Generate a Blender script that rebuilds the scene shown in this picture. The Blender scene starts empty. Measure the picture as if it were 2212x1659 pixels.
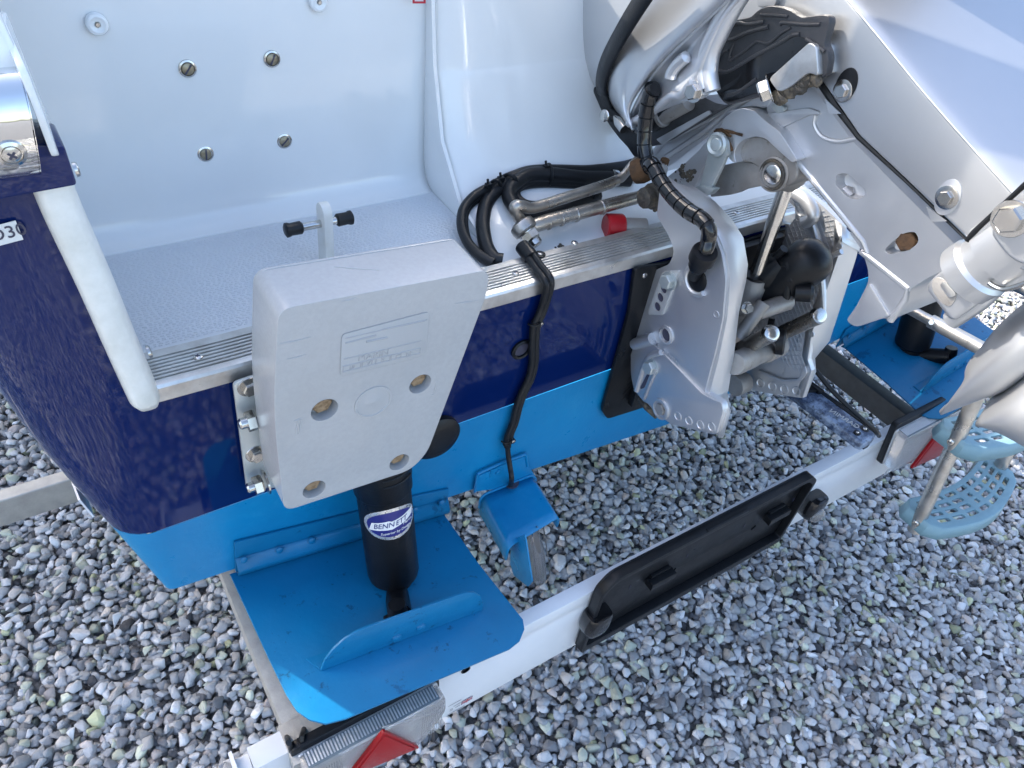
import bpy, bmesh, math, random
import numpy as np
from mathutils import Vector as V, Matrix, noise
random.seed(7); rng = np.random.default_rng(7)
R_ = math.radians
S = bpy.context.scene
COL = S.collection

# ------------------------------------------------------------------ camera
CAM = V((0.0, -0.61, 1.5))                       # held beside the trailer, 1.5 m up
FW = 1662.0                                      # focal length for a frame 2212 wide
AX = [V((0.83919976, -0.28787633, 0.46137943)), V((-0.52997717, -0.62315053, 0.57515878)), V((0.12193423, -0.72719367, -0.67551566))]
cd = bpy.data.cameras.new("camera"); cam = bpy.data.objects.new("camera", cd); COL.objects.link(cam)
right = V([a.x for a in AX]); down = V([a.y for a in AX]); fwd = V([a.z for a in AX])
m = Matrix.Identity(4)
for i in range(3):
    m[i][0] = right[i]; m[i][1] = -down[i]; m[i][2] = -fwd[i]; m[i][3] = CAM[i]
cam.matrix_world = m
cd.sensor_width = 36; cd.lens = FW / 2212 * 36; cd.clip_start = 0.01; cd.clip_end = 2000
S.camera = cam

# ------------------------------------------------------------------ light
SUN_AZ = V((-0.715, 1, 0)).normalized(); SUN_EL = R_(38)
sd = V((SUN_AZ.x * math.cos(SUN_EL), SUN_AZ.y * math.cos(SUN_EL), math.sin(SUN_EL)))
w = bpy.data.worlds.new("World"); S.world = w; w.use_nodes = True
nt = w.node_tree; nt.nodes.clear()
sky = nt.nodes.new("ShaderNodeTexSky"); sky.sky_type = 'NISHITA'; sky.sun_disc = False
sky.sun_elevation = SUN_EL; sky.sun_rotation = math.atan2(sd.x, sd.y); sky.air_density = 1.0; sky.dust_density = 3.0; sky.ozone_density = 0.6
bg = nt.nodes.new("ShaderNodeBackground"); bg.inputs[1].default_value = 0.15
wo = nt.nodes.new("ShaderNodeOutputWorld")
nt.links.new(sky.outputs[0], bg.inputs[0]); nt.links.new(bg.outputs[0], wo.inputs[0])
sl = bpy.data.lights.new("sun", 'SUN'); sl.energy = 2.8; sl.angle = R_(0.55); sl.color = (1.0, 0.93, 0.83)
so = bpy.data.objects.new("sun", sl); COL.objects.link(so); so.location = (-3, 6, 8); so.rotation_euler = sd.to_track_quat('Z', 'Y').to_euler()
S.view_settings.view_transform = 'Standard'; S.view_settings.look = 'None'; S.view_settings.gamma = 1
S.view_settings.use_curve_mapping = False; S.view_settings.exposure = 1.95

# ------------------------------------------------------------------ measuring helpers
CR = dict(A=(0,0,.3472), B=(713.2,0,.3472), C=(1426.4,0,.3552), D=(0,493.7,.3472), E=(548.6,548.6,.3472), F=(1261.8,493.7,.3472),
          G=(0,1082.9,.3472), H=(493.7,1082.9,.3472), I=(1206.9,987.5,.3472), J=(1700.7,548.6,.4133), L=(1371.5,274.3,.248), M=(960,329.2,.248),
          Z1=(0,137.2,.248), Z2=(768,1031.4,.1984), Z3=(1426.4,0,.1984), Z4=(1865.2,329.2,.2976), Z5=(1563.5,603.5,.1985), Z6=(1344,548.6,.2479),
          Z7=(1892.7,822.9,.2315), Z8=(521.2,1453.8,.248), Y1=(1206.9,0,.2315), Y2=(987.5,932.6,.2315), Y3=(1234.4,1069.8,.2604),
          Y4=(493.7,795.5,.1752), Y5=(1645.8,795.5,.1488), Y6=(0,877.8,.2645), P=(0,0,1))
def ray(k, x, y):
    o = CR[k]; px = o[0] + o[2]*x - 1106; py = o[1] + o[2]*y - 829.5
    return V([a.x*px + a.y*py + a.z*FW for a in AX])
def at(k, px_, py_, /, **kw):                            # a measured sight line met with the plane x=, y= or z=
    r = ray(k, px_, py_); a, val = next(iter(kw.items())); i = 'xyz'.index(a)
    return CAM + r * ((val - CAM[i]) / r[i])
def atp(k, x, y, p0, n):
    r = ray(k, x, y); return CAM + r * ((p0 - CAM).dot(n) / r.dot(n))
def ats(k, pts, **kw): return [at(k, x, y, **kw) for x, y in pts]
def pix(p):
    d = V(p) - CAM; return (1106 + FW*d.dot(right)/d.dot(fwd), 829.5 + FW*d.dot(down)/d.dot(fwd))

# ------------------------------------------------------------------ materials
MATS = {}
def M(name, col=None, rough=.5, metal=0, coat=0, spec=.5, var=None, bump=None, dirt=None, rvar=0, trans=0, ior=1.45, coat_rough=.04, attr=None, sss=0):
    if name in MATS: return MATS[name]
    m = bpy.data.materials.new(name); m.use_nodes = True; MATS[name] = m
    n = m.node_tree.nodes; l = m.node_tree.links; b = n['Principled BSDF']
    def inp(k, v):
        if k in b.inputs: b.inputs[k].default_value = v
    inp('Base Color', (*col, 1)); inp('Roughness', rough); inp('Metallic', metal); inp('Coat Weight', coat); inp('Coat Roughness', coat_rough)
    inp('Specular IOR Level', spec); inp('Transmission Weight', trans); inp('IOR', ior)
    g = n.new('ShaderNodeNewGeometry'); pos = g.outputs['Position']; cur = None
    def nz(scale, det=4, r=.6, vec=None):
        t = n.new('ShaderNodeTexNoise'); t.inputs['Scale'].default_value = scale; t.inputs['Detail'].default_value = det; t.inputs['Roughness'].default_value = r
        l.new(vec or pos, t.inputs['Vector']); return t.outputs['Fac']
    def mix(fac, a, c, mode='MIX'):
        x = n.new('ShaderNodeMix'); x.data_type = 'RGBA'; x.blend_type = mode
        if isinstance(fac, float): x.inputs[0].default_value = fac
        else: l.new(fac, x.inputs[0])
        for i, v in ((6, a), (7, c)):
            if isinstance(v, tuple): x.inputs[i].default_value = (*v[:3], 1)
            else: l.new(v, x.inputs[i])
        return x.outputs[2]
    def ramp(f, a, c):
        r = n.new('ShaderNodeMapRange'); r.inputs[1].default_value = a; r.inputs[2].default_value = c; l.new(f, r.inputs[0]); return r.outputs[0]
    cur = tuple(col)
    if attr:
        a = n.new('ShaderNodeAttribute'); a.attribute_name = attr; cur = a.outputs['Color']
    if var:                                       # (scale, other colour, low, high)
        cur = mix(ramp(nz(var[0], 6), var[2], var[3]), cur, var[1])
    for d in (dirt or []):                        # (scale, colour, low, high, strength)
        f = ramp(nz(d[0], 8, .7), d[2], d[3])
        mm = n.new('ShaderNodeMath'); mm.operation = 'MULTIPLY'; l.new(f, mm.inputs[0]); mm.inputs[1].default_value = d[4]
        cur = mix(mm.outputs[0], cur, d[1])
    if not isinstance(cur, tuple): l.new(cur, b.inputs['Base Color'])
    if rvar:
        f = nz(23, 6, .7); r = n.new('ShaderNodeMapRange'); r.inputs[1].default_value = .3; r.inputs[2].default_value = .7
        r.inputs[3].default_value = max(.02, rough - rvar); r.inputs[4].default_value = min(1, rough + rvar); l.new(f, r.inputs[0]); l.new(r.outputs[0], b.inputs['Roughness'])
    prev = None
    for bb in (bump or []):                       # (scale, distance)
        bn = n.new('ShaderNodeBump'); bn.inputs['Strength'].default_value = 1; bn.inputs['Distance'].default_value = bb[1]
        l.new(nz(bb[0], 5), bn.inputs['Height'])
        if prev: l.new(prev, bn.inputs['Normal'])
        prev = bn.outputs[0]
    if prev: l.new(prev, b.inputs['Normal'])
    return m
GEL = M('white_gelcoat', (.80,.82,.82), .15, coat=.5, var=(3,(.75,.77,.775),.35,.65), dirt=[(60,(.42,.42,.40),.70,.80,.35)], bump=[(5,.0010)])
CREAM = M('white_rail_vinyl', (.76,.76,.72), .32, var=(40,(.66,.66,.61),.4,.7), dirt=[(18,(.5,.49,.44),.62,.75,.4)], bump=[(30,.0008)])
NAVY = M('navy_gelcoat', (.002,.012,.080), .05, coat=.15, spec=.32, bump=[(5,.00018)], dirt=[(260,(.3,.32,.36),.78,.80,.5)])
ANTI = M('blue_antifouling', (.003,.190,.42), .34, var=(9,(.004,.225,.47),.35,.7), dirt=[(22,(.03,.28,.52),.56,.72,.40),(95,(.06,.36,.62),.66,.74,.45),(14,(.003,.10,.30),.62,.75,.5)], bump=[(130,.0004)], rvar=.1)
TABB = M('blue_tab_paint', (.002,.138,.30), .38, var=(7,(.003,.175,.37),.35,.7), dirt=[(42,(.002,.04,.10),.60,.66,.7),(15,(.002,.05,.13),.63,.66,.55),(90,(.05,.30,.60),.68,.75,.3)], bump=[(160,.0003)], rvar=.1)
ALU = M('worn_aluminium', (.62,.62,.61), .36, metal=.85, var=(30,(.42,.40,.38),.4,.75), dirt=[(110,(.16,.14,.12),.66,.76,.6)], bump=[(120,.0003)], rvar=.12)
SILV = M('silver_paint', (.62,.63,.65), .43, metal=.78, coat=.15, coat_rough=.18, var=(5,(.57,.58,.60),.35,.65), dirt=[(120,(.3,.29,.27),.70,.78,.4)], bump=[(500,.00008)], rvar=.06)
COWLM = M('silver_cowl_paint', (.60,.61,.625), .38, metal=.88, coat=.2, coat_rough=.08, var=(4,(.56,.57,.585),.35,.65), dirt=[(300,(.8,.8,.8),.74,.77,.5)], bump=[(400,.00005)])
CAST = M('raw_cast_metal', (.36,.35,.34), .5, metal=.5, var=(20,(.25,.23,.21),.35,.7), dirt=[(50,(.10,.07,.045),.6,.72,.7)], bump=[(250,.0004)])
STEEL = M('stainless_steel', (.60,.59,.57), .2, metal=1, var=(25,(.48,.46,.43),.4,.7), dirt=[(90,(.22,.15,.09),.66,.74,.6)], rvar=.08)
CHROME = M('polished_chrome', (.80,.80,.79), .035, metal=1, bump=[(6,.0015)])
RODM = M('weathered_steel_rod', (.46,.43,.39), .3, metal=.9, var=(35,(.30,.26,.22),.4,.7), dirt=[(60,(.16,.075,.03),.63,.72,.8)], bump=[(160,.0005)], rvar=.1)
ZINC = M('zinc_plated_steel', (.50,.53,.52), .4, metal=.6, var=(30,(.40,.46,.47),.35,.7), dirt=[(70,(.2,.13,.06),.68,.76,.6)], rvar=.1)
GALV = M('galvanised_steel', (.43,.43,.41), .5, metal=.45, var=(45,(.33,.33,.32),.35,.7), dirt=[(80,(.2,.18,.15),.66,.76,.5)], bump=[(180,.0005)])
DGALV = M('dark_grey_steel', (.12,.125,.13), .55, metal=.3, var=(40,(.09,.09,.09),.35,.7), bump=[(180,.0005)])
BRKT = M('white_plated_bracket', (.60,.62,.60), .34, metal=.4, var=(8,(.50,.52,.50),.35,.65), dirt=[(70,(.3,.27,.2),.7,.78,.5)])
PADM = M('grey_moulded_plastic', (.415,.42,.425), .25, spec=.5, coat=.15, var=(220,(.395,.40,.405),.40,.60), dirt=[(28,(.55,.55,.55),.70,.76,.35),(6,(.385,.38,.375),.5,.7,.5)], bump=[(600,.00012),(60,.0003)])
BLK = M('black_plastic', (.006,.007,.009), .36, spec=.35, var=(20,(.010,.011,.013),.4,.7), dirt=[(90,(.09,.09,.09),.7,.78,.4)], bump=[(300,.0002)], rvar=.1)
GBLK = M('gloss_black_plastic', (.008,.008,.009), .12, coat=.4, bump=[(20,.0006)])
RUB = M('black_rubber_hose', (.011,.012,.014), .42, spec=.4, dirt=[(60,(.08,.08,.08),.64,.74,.5)], bump=[(200,.0003)], rvar=.1)
APRON = M('dark_grey_apron_plastic', (.035,.037,.040), .42, var=(15,(.05,.05,.055),.35,.7), bump=[(40,.002),(300,.0003)])
RED = M('red_plastic', (.34,.008,.014), .35, bump=[(100,.0003)])
LENSR = M('red_lens', (.33,.002,.006), .22, spec=.3, coat=.15, trans=.0, bump=[(350,.0006)])
REFL = M('silvered_reflector', (.74,.74,.75), .28, metal=.6, bump=[(120,.002)])
BLADE = M('dark_polished_metal', (.62,.62,.63), .10, metal=1, bump=[(20,.0012)])
LENSC = M('clear_ribbed_lens', (.93,.93,.94), .06, trans=.85, coat=.3, bump=[(260,.0006)])
WPLA = M('white_board_plastic', (.72,.74,.77), .28, var=(6,(.67,.69,.72),.35,.65), dirt=[(160,(.3,.29,.27),.74,.80,.4)], bump=[(12,.0008)])
STEP = M('pale_blue_step_plastic', (.21,.35,.41), .5, var=(20,(.18,.31,.37),.35,.7), bump=[(240,.0004)])
RUST = M('rusty_metal', (.11,.058,.026), .75, metal=.1, var=(60,(.05,.03,.018),.4,.65), bump=[(150,.002)])
TANB = M('rusted_bolt_head', (.36,.26,.16), .6, metal=.3, var=(200,(.20,.13,.07),.4,.65), bump=[(300,.0008)])
GREASE = M('dirty_grease', (.05,.045,.038), .5, var=(80,(.15,.12,.08),.45,.65), bump=[(120,.004)])
BRASS = M('tarnished_brass', (.36,.31,.22), .38, metal=.7, var=(200,(.25,.21,.15),.4,.65), bump=[(300,.0004)])
LEG = M('brushed_steel_tube', (.52,.51,.49), .32, metal=.9, var=(35,(.38,.36,.33),.4,.7), dirt=[(60,(.18,.12,.07),.66,.75,.5)], rvar=.1)
PRISM = M('dark_lens_edge', (.14,.18,.21), .25)
STRIP = M('bright_zinc_strip', (.66,.67,.66), .38, metal=.5, var=(20,(.58,.60,.60),.35,.65), bump=[(200,.0003)])
DCAST = M('dark_cast_metal', (.10,.105,.115), .45, metal=.4, var=(20,(.06,.06,.065),.35,.7), bump=[(200,.0004)])
STONE = M('grey_stone', (.35,.36,.37), .72, attr='tint', spec=.35, var=None, dirt=[(160,(.12,.12,.12),.58,.75,.35),(90,(.55,.56,.57),.6,.75,.4)], bump=[(120,.003),(420,.0012)])
EARTH = M('dark_earth_gravel', (.10,.10,.105), .9, var=(70,(.26,.265,.27),.42,.58), bump=[(70,.02)])
PRB = M('blue_print', (.015,.02,.16), .3); PRW = M('white_print', (.75,.75,.75), .3)
PRS = M('worn_silver_foil', (.62,.62,.62), .22, metal=.6, dirt=[(330,(.04,.04,.05),.55,.60,.9)])
PRG = M('dark_print_and_hole_shade', (.05,.05,.08), .5); PRR = M('red_print', (.5,.03,.05), .4); STK = M('white_sticker', (.68,.69,.68), .45)  # PRG is dark ink, and also the painted shade inside holes and slots
EMB = M('embossed_plastic', (.41,.415,.42), .30, bump=[(700,.00025)])
FLOORM = M('nonslip_gelcoat', (.66,.69,.72), .38, var=(3,(.61,.64,.67),.35,.65))

# ------------------------------------------------------------------ object helpers
def link(name, me, mt, parent=None, smooth=None):
    o = bpy.data.objects.new(name, me); COL.objects.link(o)
    if mt and not me.materials: me.materials.append(mt)
    if parent:
        o.parent = parent
        if parent.type == 'EMPTY': o.matrix_parent_inverse = Matrix.Translation(-parent.location)
    return o
def fin(name, bm, mt, parent=None, smooth=True, ang=35):
    bmesh.ops.recalc_face_normals(bm, faces=bm.faces)
    if smooth:
        for f in bm.faces: f.smooth = True
        for e in bm.edges:
            e.smooth = not (len(e.link_faces) == 2 and e.calc_face_angle(0) > R_(ang))
    me = bpy.data.meshes.new(name); bm.to_mesh(me); bm.free()
    return link(name, me, mt, parent)
def thing(name, label, cat, loc=(0,0,0), group=None):
    o = bpy.data.objects.new(name, None); COL.objects.link(o); o.location = loc; o.empty_display_size = .05
    o['label'] = label; o['category'] = cat
    if group: o['group'] = group
    return o
def tag(o, label, cat, group=None):
    o['label'] = label; o['category'] = cat
    if group: o['group'] = group
    return o
def rnd(pts, r, n=4):                             # round every corner of a closed outline
    out = []; N = len(pts)
    for i in range(N):
        p, a, b = pts[i], pts[i-1], pts[(i+1) % N]
        ri = r[i] if isinstance(r, (list, tuple)) else r
        if ri <= 0: out.append(p); continue
        d1, d2 = (a-p), (b-p); t = min(ri, d1.length*.45, d2.length*.45)
        s, e = p + d1.normalized()*t, p + d2.normalized()*t
        for k in range(n+1):
            u = k/n; out.append(s*(1-u)**2 + p*2*u*(1-u) + e*u*u)
    return out
def circ(c, u, v, r, n=20, r2=None):
    return [c + u*(math.cos(2*math.pi*k/n)*r) + v*(math.sin(2*math.pi*k/n)*(r2 or r)) for k in range(n)]
def add_slab(bm, pts, vec, holes=(), bevel=0, seg=2):
    vec = V(vec); b = bmesh.new()
    loops = [pts] + list(holes); es = []
    if holes:
        for lp in loops:
            vs = [b.verts.new(p) for p in lp]; es += [b.edges.new((vs[i-1], vs[i])) for i in range(len(vs))]
        bmesh.ops.triangle_fill(b, use_beauty=True, edges=es); fs = b.faces[:]
    else:
        fs = [b.faces.new([b.verts.new(p) for p in pts])]
    r = bmesh.ops.extrude_face_region(b, geom=fs, use_keep_orig=True)
    bmesh.ops.translate(b, vec=vec, verts=[g for g in r['geom'] if isinstance(g, bmesh.types.BMVert)])
    bmesh.ops.recalc_face_normals(b, faces=b.faces)
    if bevel:
        sharp = [e for e in b.edges if len(e.link_faces) == 2 and e.calc_face_angle(0) > R_(40) and abs((e.verts[0].co-e.verts[1].co).normalized().dot(vec.normalized())) < .9]
        bmesh.ops.bevel(b, geom=sharp, offset=bevel, segments=seg, profile=.6, affect='EDGES', clamp_overlap=True)
    merge(bm, b); return bm
def merge(bm, b):
    mp = {}
    for v in b.verts: mp[v] = bm.verts.new(v.co)
    for f in b.faces:
        try: bm.faces.new([mp[v] for v in f.verts])
        except ValueError: pass
    b.free()
def slab(name, mt, parent, pts, vec, holes=(), bevel=.001, seg=2):
    return fin(name, add_slab(bmesh.new(), pts, vec, holes, bevel, seg), mt, parent)
def cat(pts, n=6):                                # smooth curve through points
    P = [pts[0]*2-pts[1]] + list(pts) + [pts[-1]*2-pts[-2]]; out = []
    for i in range(1, len(P)-2):
        a, b, c, d = P[i-1:i+3]
        for k in range(n):
            t = k/n; out.append(.5*((2*b) + (c-a)*t + (2*a-5*b+4*c-d)*t*t + (3*b-a-3*c+d)*t**3))
    return out + [pts[-1]]
def frames(path):
    T = [(path[min(i+1, len(path)-1)] - path[max(i-1, 0)]).normalized() for i in range(len(path))]
    n = T[0].orthogonal().normalized(); out = []
    for t in T:
        n = (n - t*n.dot(t)).normalized(); out.append((t, n, t.cross(n)))
    return out
def add_tube(bm, path, r, n=12, caps=True):
    rings = []
    for i, (p, (t, a, b)) in enumerate(zip(path, frames(path))):
        ri = r[i] if isinstance(r, (list, tuple)) else r
        rings.append([bm.verts.new(p + a*(math.cos(2*math.pi*k/n)*ri) + b*(math.sin(2*math.pi*k/n)*ri)) for k in range(n)])
    for q, s in zip(rings, rings[1:]):
        for k in range(n): bm.faces.new((q[k], q[(k+1) % n], s[(k+1) % n], s[k]))
    if caps: bm.faces.new(rings[0][::-1]); bm.faces.new(rings[-1])
    return bm
def tube(name, mt, parent, path, r, n=12, smooth=0):
    if smooth: path = cat(path, smooth)
    return fin(name, add_tube(bmesh.new(), path, r, n), mt, parent)
def add_lathe(bm, o, ax, prof, n=24, a0=0):       # prof = [(radius, height along axis)]
    ax = V(ax).normalized(); u = ax.orthogonal().normalized(); v = ax.cross(u); rings = []
    for r, h in prof:
        rings.append([bm.verts.new(o + ax*h + (u*math.cos(a0+2*math.pi*k/n) + v*math.sin(a0+2*math.pi*k/n))*max(r, 1e-5)) for k in range(n)])
    for q, s in zip(rings, rings[1:]):
        for k in range(n): bm.faces.new((q[k], q[(k+1) % n], s[(k+1) % n], s[k]))
    bm.faces.new(rings[0][::-1]); bm.faces.new(rings[-1]); return bm
def lathe(name, mt, parent, o, ax, prof, n=24): return fin(name, add_lathe(bmesh.new(), o, ax, prof, n), mt, parent)
def add_hex(bm, o, ax, r, h, washer=0):
    if washer: add_lathe(bm, o, ax, [(washer*.98,0),(washer,.0008),(washer*.97,.0016)], 20)
    w0 = .0016 if washer else 0
    add_lathe(bm, o, ax, [(r,w0),(r,w0+h*.8),(r*.86,w0+h)], 6, .3); return bm
def bolt(name, mt, parent, o, ax, r, h, washer=0): return fin(name, add_hex(bmesh.new(), o, ax, r, h, washer), mt, parent, ang=25)
def add_screw(bm, o, ax, r, cup=0):               # domed cross head, with an optional cup washer
    ax = V(ax).normalized()
    if cup: add_lathe(bm, o, ax, [(cup,0),(cup*.95,.0025),(r*1.12,.0036),(r*1.05,.002)], 24)
    u = ax.orthogonal().normalized(); v = ax.cross(u); base = .0015 if cup else 0
    add_lathe(bm, o, ax, [(r,base),(r*.92,base+r*.25),(r*.55,base+r*.42),(r*.1,base+r*.47)], 20)
    return o + ax*(base+r*.47), u, v
def screw(name, mt, parent, o, ax, r, cup=0, slot=None):
    bm = bmesh.new(); c, u, v = add_screw(bm, o, ax, r, cup); ob = fin(name, bm, mt, parent)
    b = bmesh.new(); ax = V(ax).normalized()
    if slot is None: a = random.random()*1.5; dirs = [a, a+math.pi/2]; L = r*.5
    else: dirs = [slot]; L = r*.9
    for i, a in enumerate(dirs):
        d = u*math.cos(a) + v*math.sin(a); e = ax.cross(d)
        add_slab(b, [c+d*L+e*r*.13-ax*(.0008-.00012*i), c-d*L+e*r*.13-ax*(.0008-.00012*i), c-d*L-e*r*.13-ax*(.0008-.00012*i), c+d*L-e*r*.13-ax*(.0008-.00012*i)], ax*.001)
    fin('screw_slot', b, PRG, ob, smooth=False); return ob
def loft_bm(rows, close=False):
    bm = bmesh.new(); g = [[bm.verts.new(p) for p in r] for r in rows]
    for a, b in zip(g, g[1:]):
        n = len(a)
        for k in range(n if close else n-1):
            bm.faces.new((a[k], a[(k+1) % n], b[(k+1) % n], b[k]))
    return bm
def shell(name, mt, parent, rows, thick=.004, sub=2, mirror=None):
    bm = loft_bm(rows)
    bmesh.ops.recalc_face_normals(bm, faces=bm.faces)
    o = fin(name, bm, mt, parent, smooth=True, ang=180)
    if mirror is not None:
        me = o.data; b = bmesh.new(); b.from_mesh(me); vs = b.verts[:]; fs = b.faces[:]
        mp = {v: b.verts.new((2*mirror-v.co.x, v.co.y, v.co.z)) for v in vs}
        for f in fs:
            nf = b.faces.new([mp[v] for v in reversed(f.verts)]); nf.smooth = True
        b.to_mesh(me); b.free()
    if sub: s = o.modifiers.new('sub', 'SUBSURF'); s.levels = sub; s.render_levels = sub
    if thick: s = o.modifiers.new('sol', 'SOLIDIFY'); s.thickness = thick; s.offset = 0
    return o
def box(bm, c, sx, sy, sz, bevel=0):
    add_slab(bm, [V((c[0]-sx/2, c[1]-sy/2, c[2]-sz/2)), V((c[0]+sx/2, c[1]-sy/2, c[2]-sz/2)), V((c[0]+sx/2, c[1]+sy/2, c[2]-sz/2)), V((c[0]-sx/2, c[1]+sy/2, c[2]-sz/2))], (0,0,sz), (), bevel); return bm
def text_me(s, size, ext=.0004, font=None, shear=0):
    c = bpy.data.curves.new('t', 'FONT'); c.body = s; c.size = size; c.extrude = ext; c.align_x = 'CENTER'; c.align_y = 'CENTER'; c.shear = shear; c.resolution_u = 3
    o = bpy.data.objects.new('t', c); COL.objects.link(o); bpy.context.view_layer.update()
    me = bpy.data.meshes.new_from_object(o.evaluated_get(bpy.context.evaluated_depsgraph_get())); bpy.data.objects.remove(o); bpy.data.curves.remove(c); return me
def text(name, s, mt, parent, o, u, v, size, ext=.0004, shear=0):
    me = text_me(s, size, ext, shear=shear); u = V(u).normalized(); nrm = u.cross(V(v)).normalized(); v = nrm.cross(u)
    for q in me.vertices: q.co = o + u*q.co.x + v*q.co.y + nrm*q.co.z
    me.materials.clear(); return link(name, me, mt, parent)
X, Y, Z = V((1,0,0)), V((0,1,0)), V((0,0,1))
# ------------------------------------------------------------------ the ground and its gravel
def sheet(name, mt, pts, z):
    bm = bmesh.new(); bm.faces.new([bm.verts.new((x, y, z)) for x, y in pts]); return fin(name, bm, mt)
ground = sheet('ground', EARTH, [(-400,-400),(400,-400),(400,400),(-400,400)], 0.0); ground['kind'] = 'structure'

def base_stone(seed, soft):
    r = np.random.default_rng(seed); b = bmesh.new(); n = int(r.integers(10, 15))
    d = r.normal(size=(n,3)); d /= np.linalg.norm(d, axis=1)[:,None]; d *= r.uniform(.86, 1.08, (n,1)) * np.array([1.0, r.uniform(.60,.92), r.uniform(.42,.72)])
    vs = [b.verts.new(p) for p in d]; h = bmesh.ops.convex_hull(b, input=vs)
    bmesh.ops.delete(b, geom=[v for v in b.verts if not v.link_faces], context='VERTS')
    if soft:
        bmesh.ops.bevel(b, geom=b.edges[:], offset=.075, segments=1, profile=.5, affect='EDGES', clamp_overlap=True)
        bmesh.ops.triangulate(b, faces=b.faces[:])
    b.verts.index_update(); v = np.array([q.co[:] for q in b.verts]); f = np.array([[q.index for q in p.verts] for p in b.faces]); b.free()
    return v, f
NB = 32; BASE = [base_stone(100+i, True) for i in range(NB)] + [base_stone(200+i, False) for i in range(NB)]
def tints(n, r):
    k = r.random(n); g = np.clip(r.normal(.445, .10, n), .14, .72)
    c = np.stack([g*.98, g*1.0, g*1.03], 1)
    for lo, hi, mul in ((0,.10,(1.0,1.04,.84)), (.10,.18,(1.08,.99,.90)), (.18,.23,(.45,.45,.47)), (.23,.31,(1.28,1.29,1.30)), (.31,.34,(1.05,.92,.85)), (.34,.365,(1.02,1.05,.66)), (.365,.380,(.15,.15,.16))):
        q = (k >= lo) & (k < hi); c[q] *= np.array(mul)
    return np.clip(c, .02, .78)
def rots(n, r):
    q = r.normal(size=(n,4)); tilt = r.normal(scale=.32, size=(n,2)); yaw = r.uniform(0, 2*np.pi, n)
    cz, sz = np.cos(yaw), np.sin(yaw); cx, sx = np.cos(tilt[:,0]), np.sin(tilt[:,0]); cy, sy = np.cos(tilt[:,1]), np.sin(tilt[:,1])
    O = np.zeros(n); I = np.ones(n)
    Rz = np.stack([cz,-sz,O,sz,cz,O,O,O,I],1).reshape(n,3,3); Rx = np.stack([I,O,O,O,cx,-sx,O,sx,cx],1).reshape(n,3,3); Ry = np.stack([cy,O,sy,O,I,O,-sy,O,cy],1).reshape(n,3,3)
    return Rz @ Rx @ Ry
def spread(x0, x1, y0, y1, step, z, keep):
    xs, ys = np.meshgrid(np.arange(x0, x1, step), np.arange(y0, y1, step)); n = xs.size
    p = np.stack([xs.ravel(), ys.ravel(), np.full(n, z)], 1); p[:,:2] += rng.uniform(-.5, .5, (n,2))*step*.95; p[:,2] += rng.uniform(-.004, .006, n)
    return p[keep(p[:,0], p[:,1])]
# near the camera a stone is 20-35 mm, as crushed garden gravel is
hid = lambda x, y: ~((y > .42) & (x > .12) & (x < 2.35))
vis = lambda x, y: hid(x, y) & (y > -.95 + .0*x) & (y < 1.25 - .22*np.clip(x, 0, 9)) & (x - 1.9*y < 3.6) & (y > -.06 - .57*(x+.32))
PA = spread(-.62, 3.3, -.95, 1.25, .0165, .004, vis); P = np.concatenate([PA, spread(-.62, 3.3, -.95, 1.25, .0182, .0135, vis)])
far = lambda x, y: hid(x, y) & ~vis(x, y)
P2 = spread(-2.4, 4.0, -2.6, 2.2, .027, .006, lambda x, y: ~((x > -.62) & (x < 3.3) & (y > -.95) & (y < 1.25) & vis(x, y)) & hid(x, y))
sz = np.concatenate([rng.uniform(.0095, .0180, len(P)) * (1 + .3*(rng.random(len(P)) < .06)), rng.uniform(.0155, .021, len(P2))])
P = np.concatenate([P, P2]); tn = tints(len(P), rng); RT = rots(len(P), rng); kind = rng.integers(0, NB, len(P)); kind[:len(PA)] += NB; kind[len(P)-len(P2):] += NB
# the 300 that show largest lie along the lower edge of the view: each is an object of its own
cp = P - np.array(CAM); zc = cp @ np.array(fwd); px = 1106 + FW*(cp @ np.array(right))/zc; py = 829.5 + FW*(cp @ np.array(down))/zc
size_px = np.where((zc > 0) & (px > 0) & (px < 2212) & (py > 0) & (py < 1659) & (P[:,2] > .008), sz/np.maximum(zc,.05), 0)
big = np.argsort(-size_px)[:300]; isbig = np.zeros(len(P), bool); isbig[big] = True
def stone_mesh(name, idx):
    vs, fs, cs, off = [], [], [], 0
    for b in range(2*NB):
        ii = idx[kind[idx] == b]
        if not len(ii): continue
        v, f = BASE[b]; n = len(ii)
        vv = np.einsum('nij,kj->nki', RT[ii], v) * sz[ii][:,None,None] + P[ii][:,None,:]
        vs.append(vv.reshape(-1,3)); fs.append((f[None] + (np.arange(n)*len(v))[:,None,None] + off).reshape(-1,3)); off += n*len(v)
        cs.append(np.repeat(np.concatenate([tn[ii], np.ones((n,1))], 1), len(v), 0))
    vs, fs, cs = np.concatenate(vs), np.concatenate(fs), np.concatenate(cs)
    me = bpy.data.meshes.new(name); me.vertices.add(len(vs)); me.vertices.foreach_set('co', vs.astype(np.float32).ravel())
    me.loops.add(fs.size); me.loops.foreach_set('vertex_index', fs.astype(np.int32).ravel())
    me.polygons.add(len(fs)); me.polygons.foreach_set('loop_start', np.arange(0, fs.size, 3, dtype=np.int32)); me.polygons.foreach_set('loop_total', np.full(len(fs), 3, np.int32))
    a = me.attributes.new('tint', 'FLOAT_COLOR', 'POINT'); a.data.foreach_set('color', cs.astype(np.float32).ravel())
    me.update(calc_edges=True); me.validate(); me.materials.append(STONE); return me
g = link('gravel', stone_mesh('gravel', np.where(~isbig)[0]), None); g['kind'] = 'stuff'; g['label'] = 'loose grey crushed stone gravel covering the ground'; g['category'] = 'gravel'
for i in big: link('stone', stone_mesh('stone', np.array([i])), None, ground)

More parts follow.
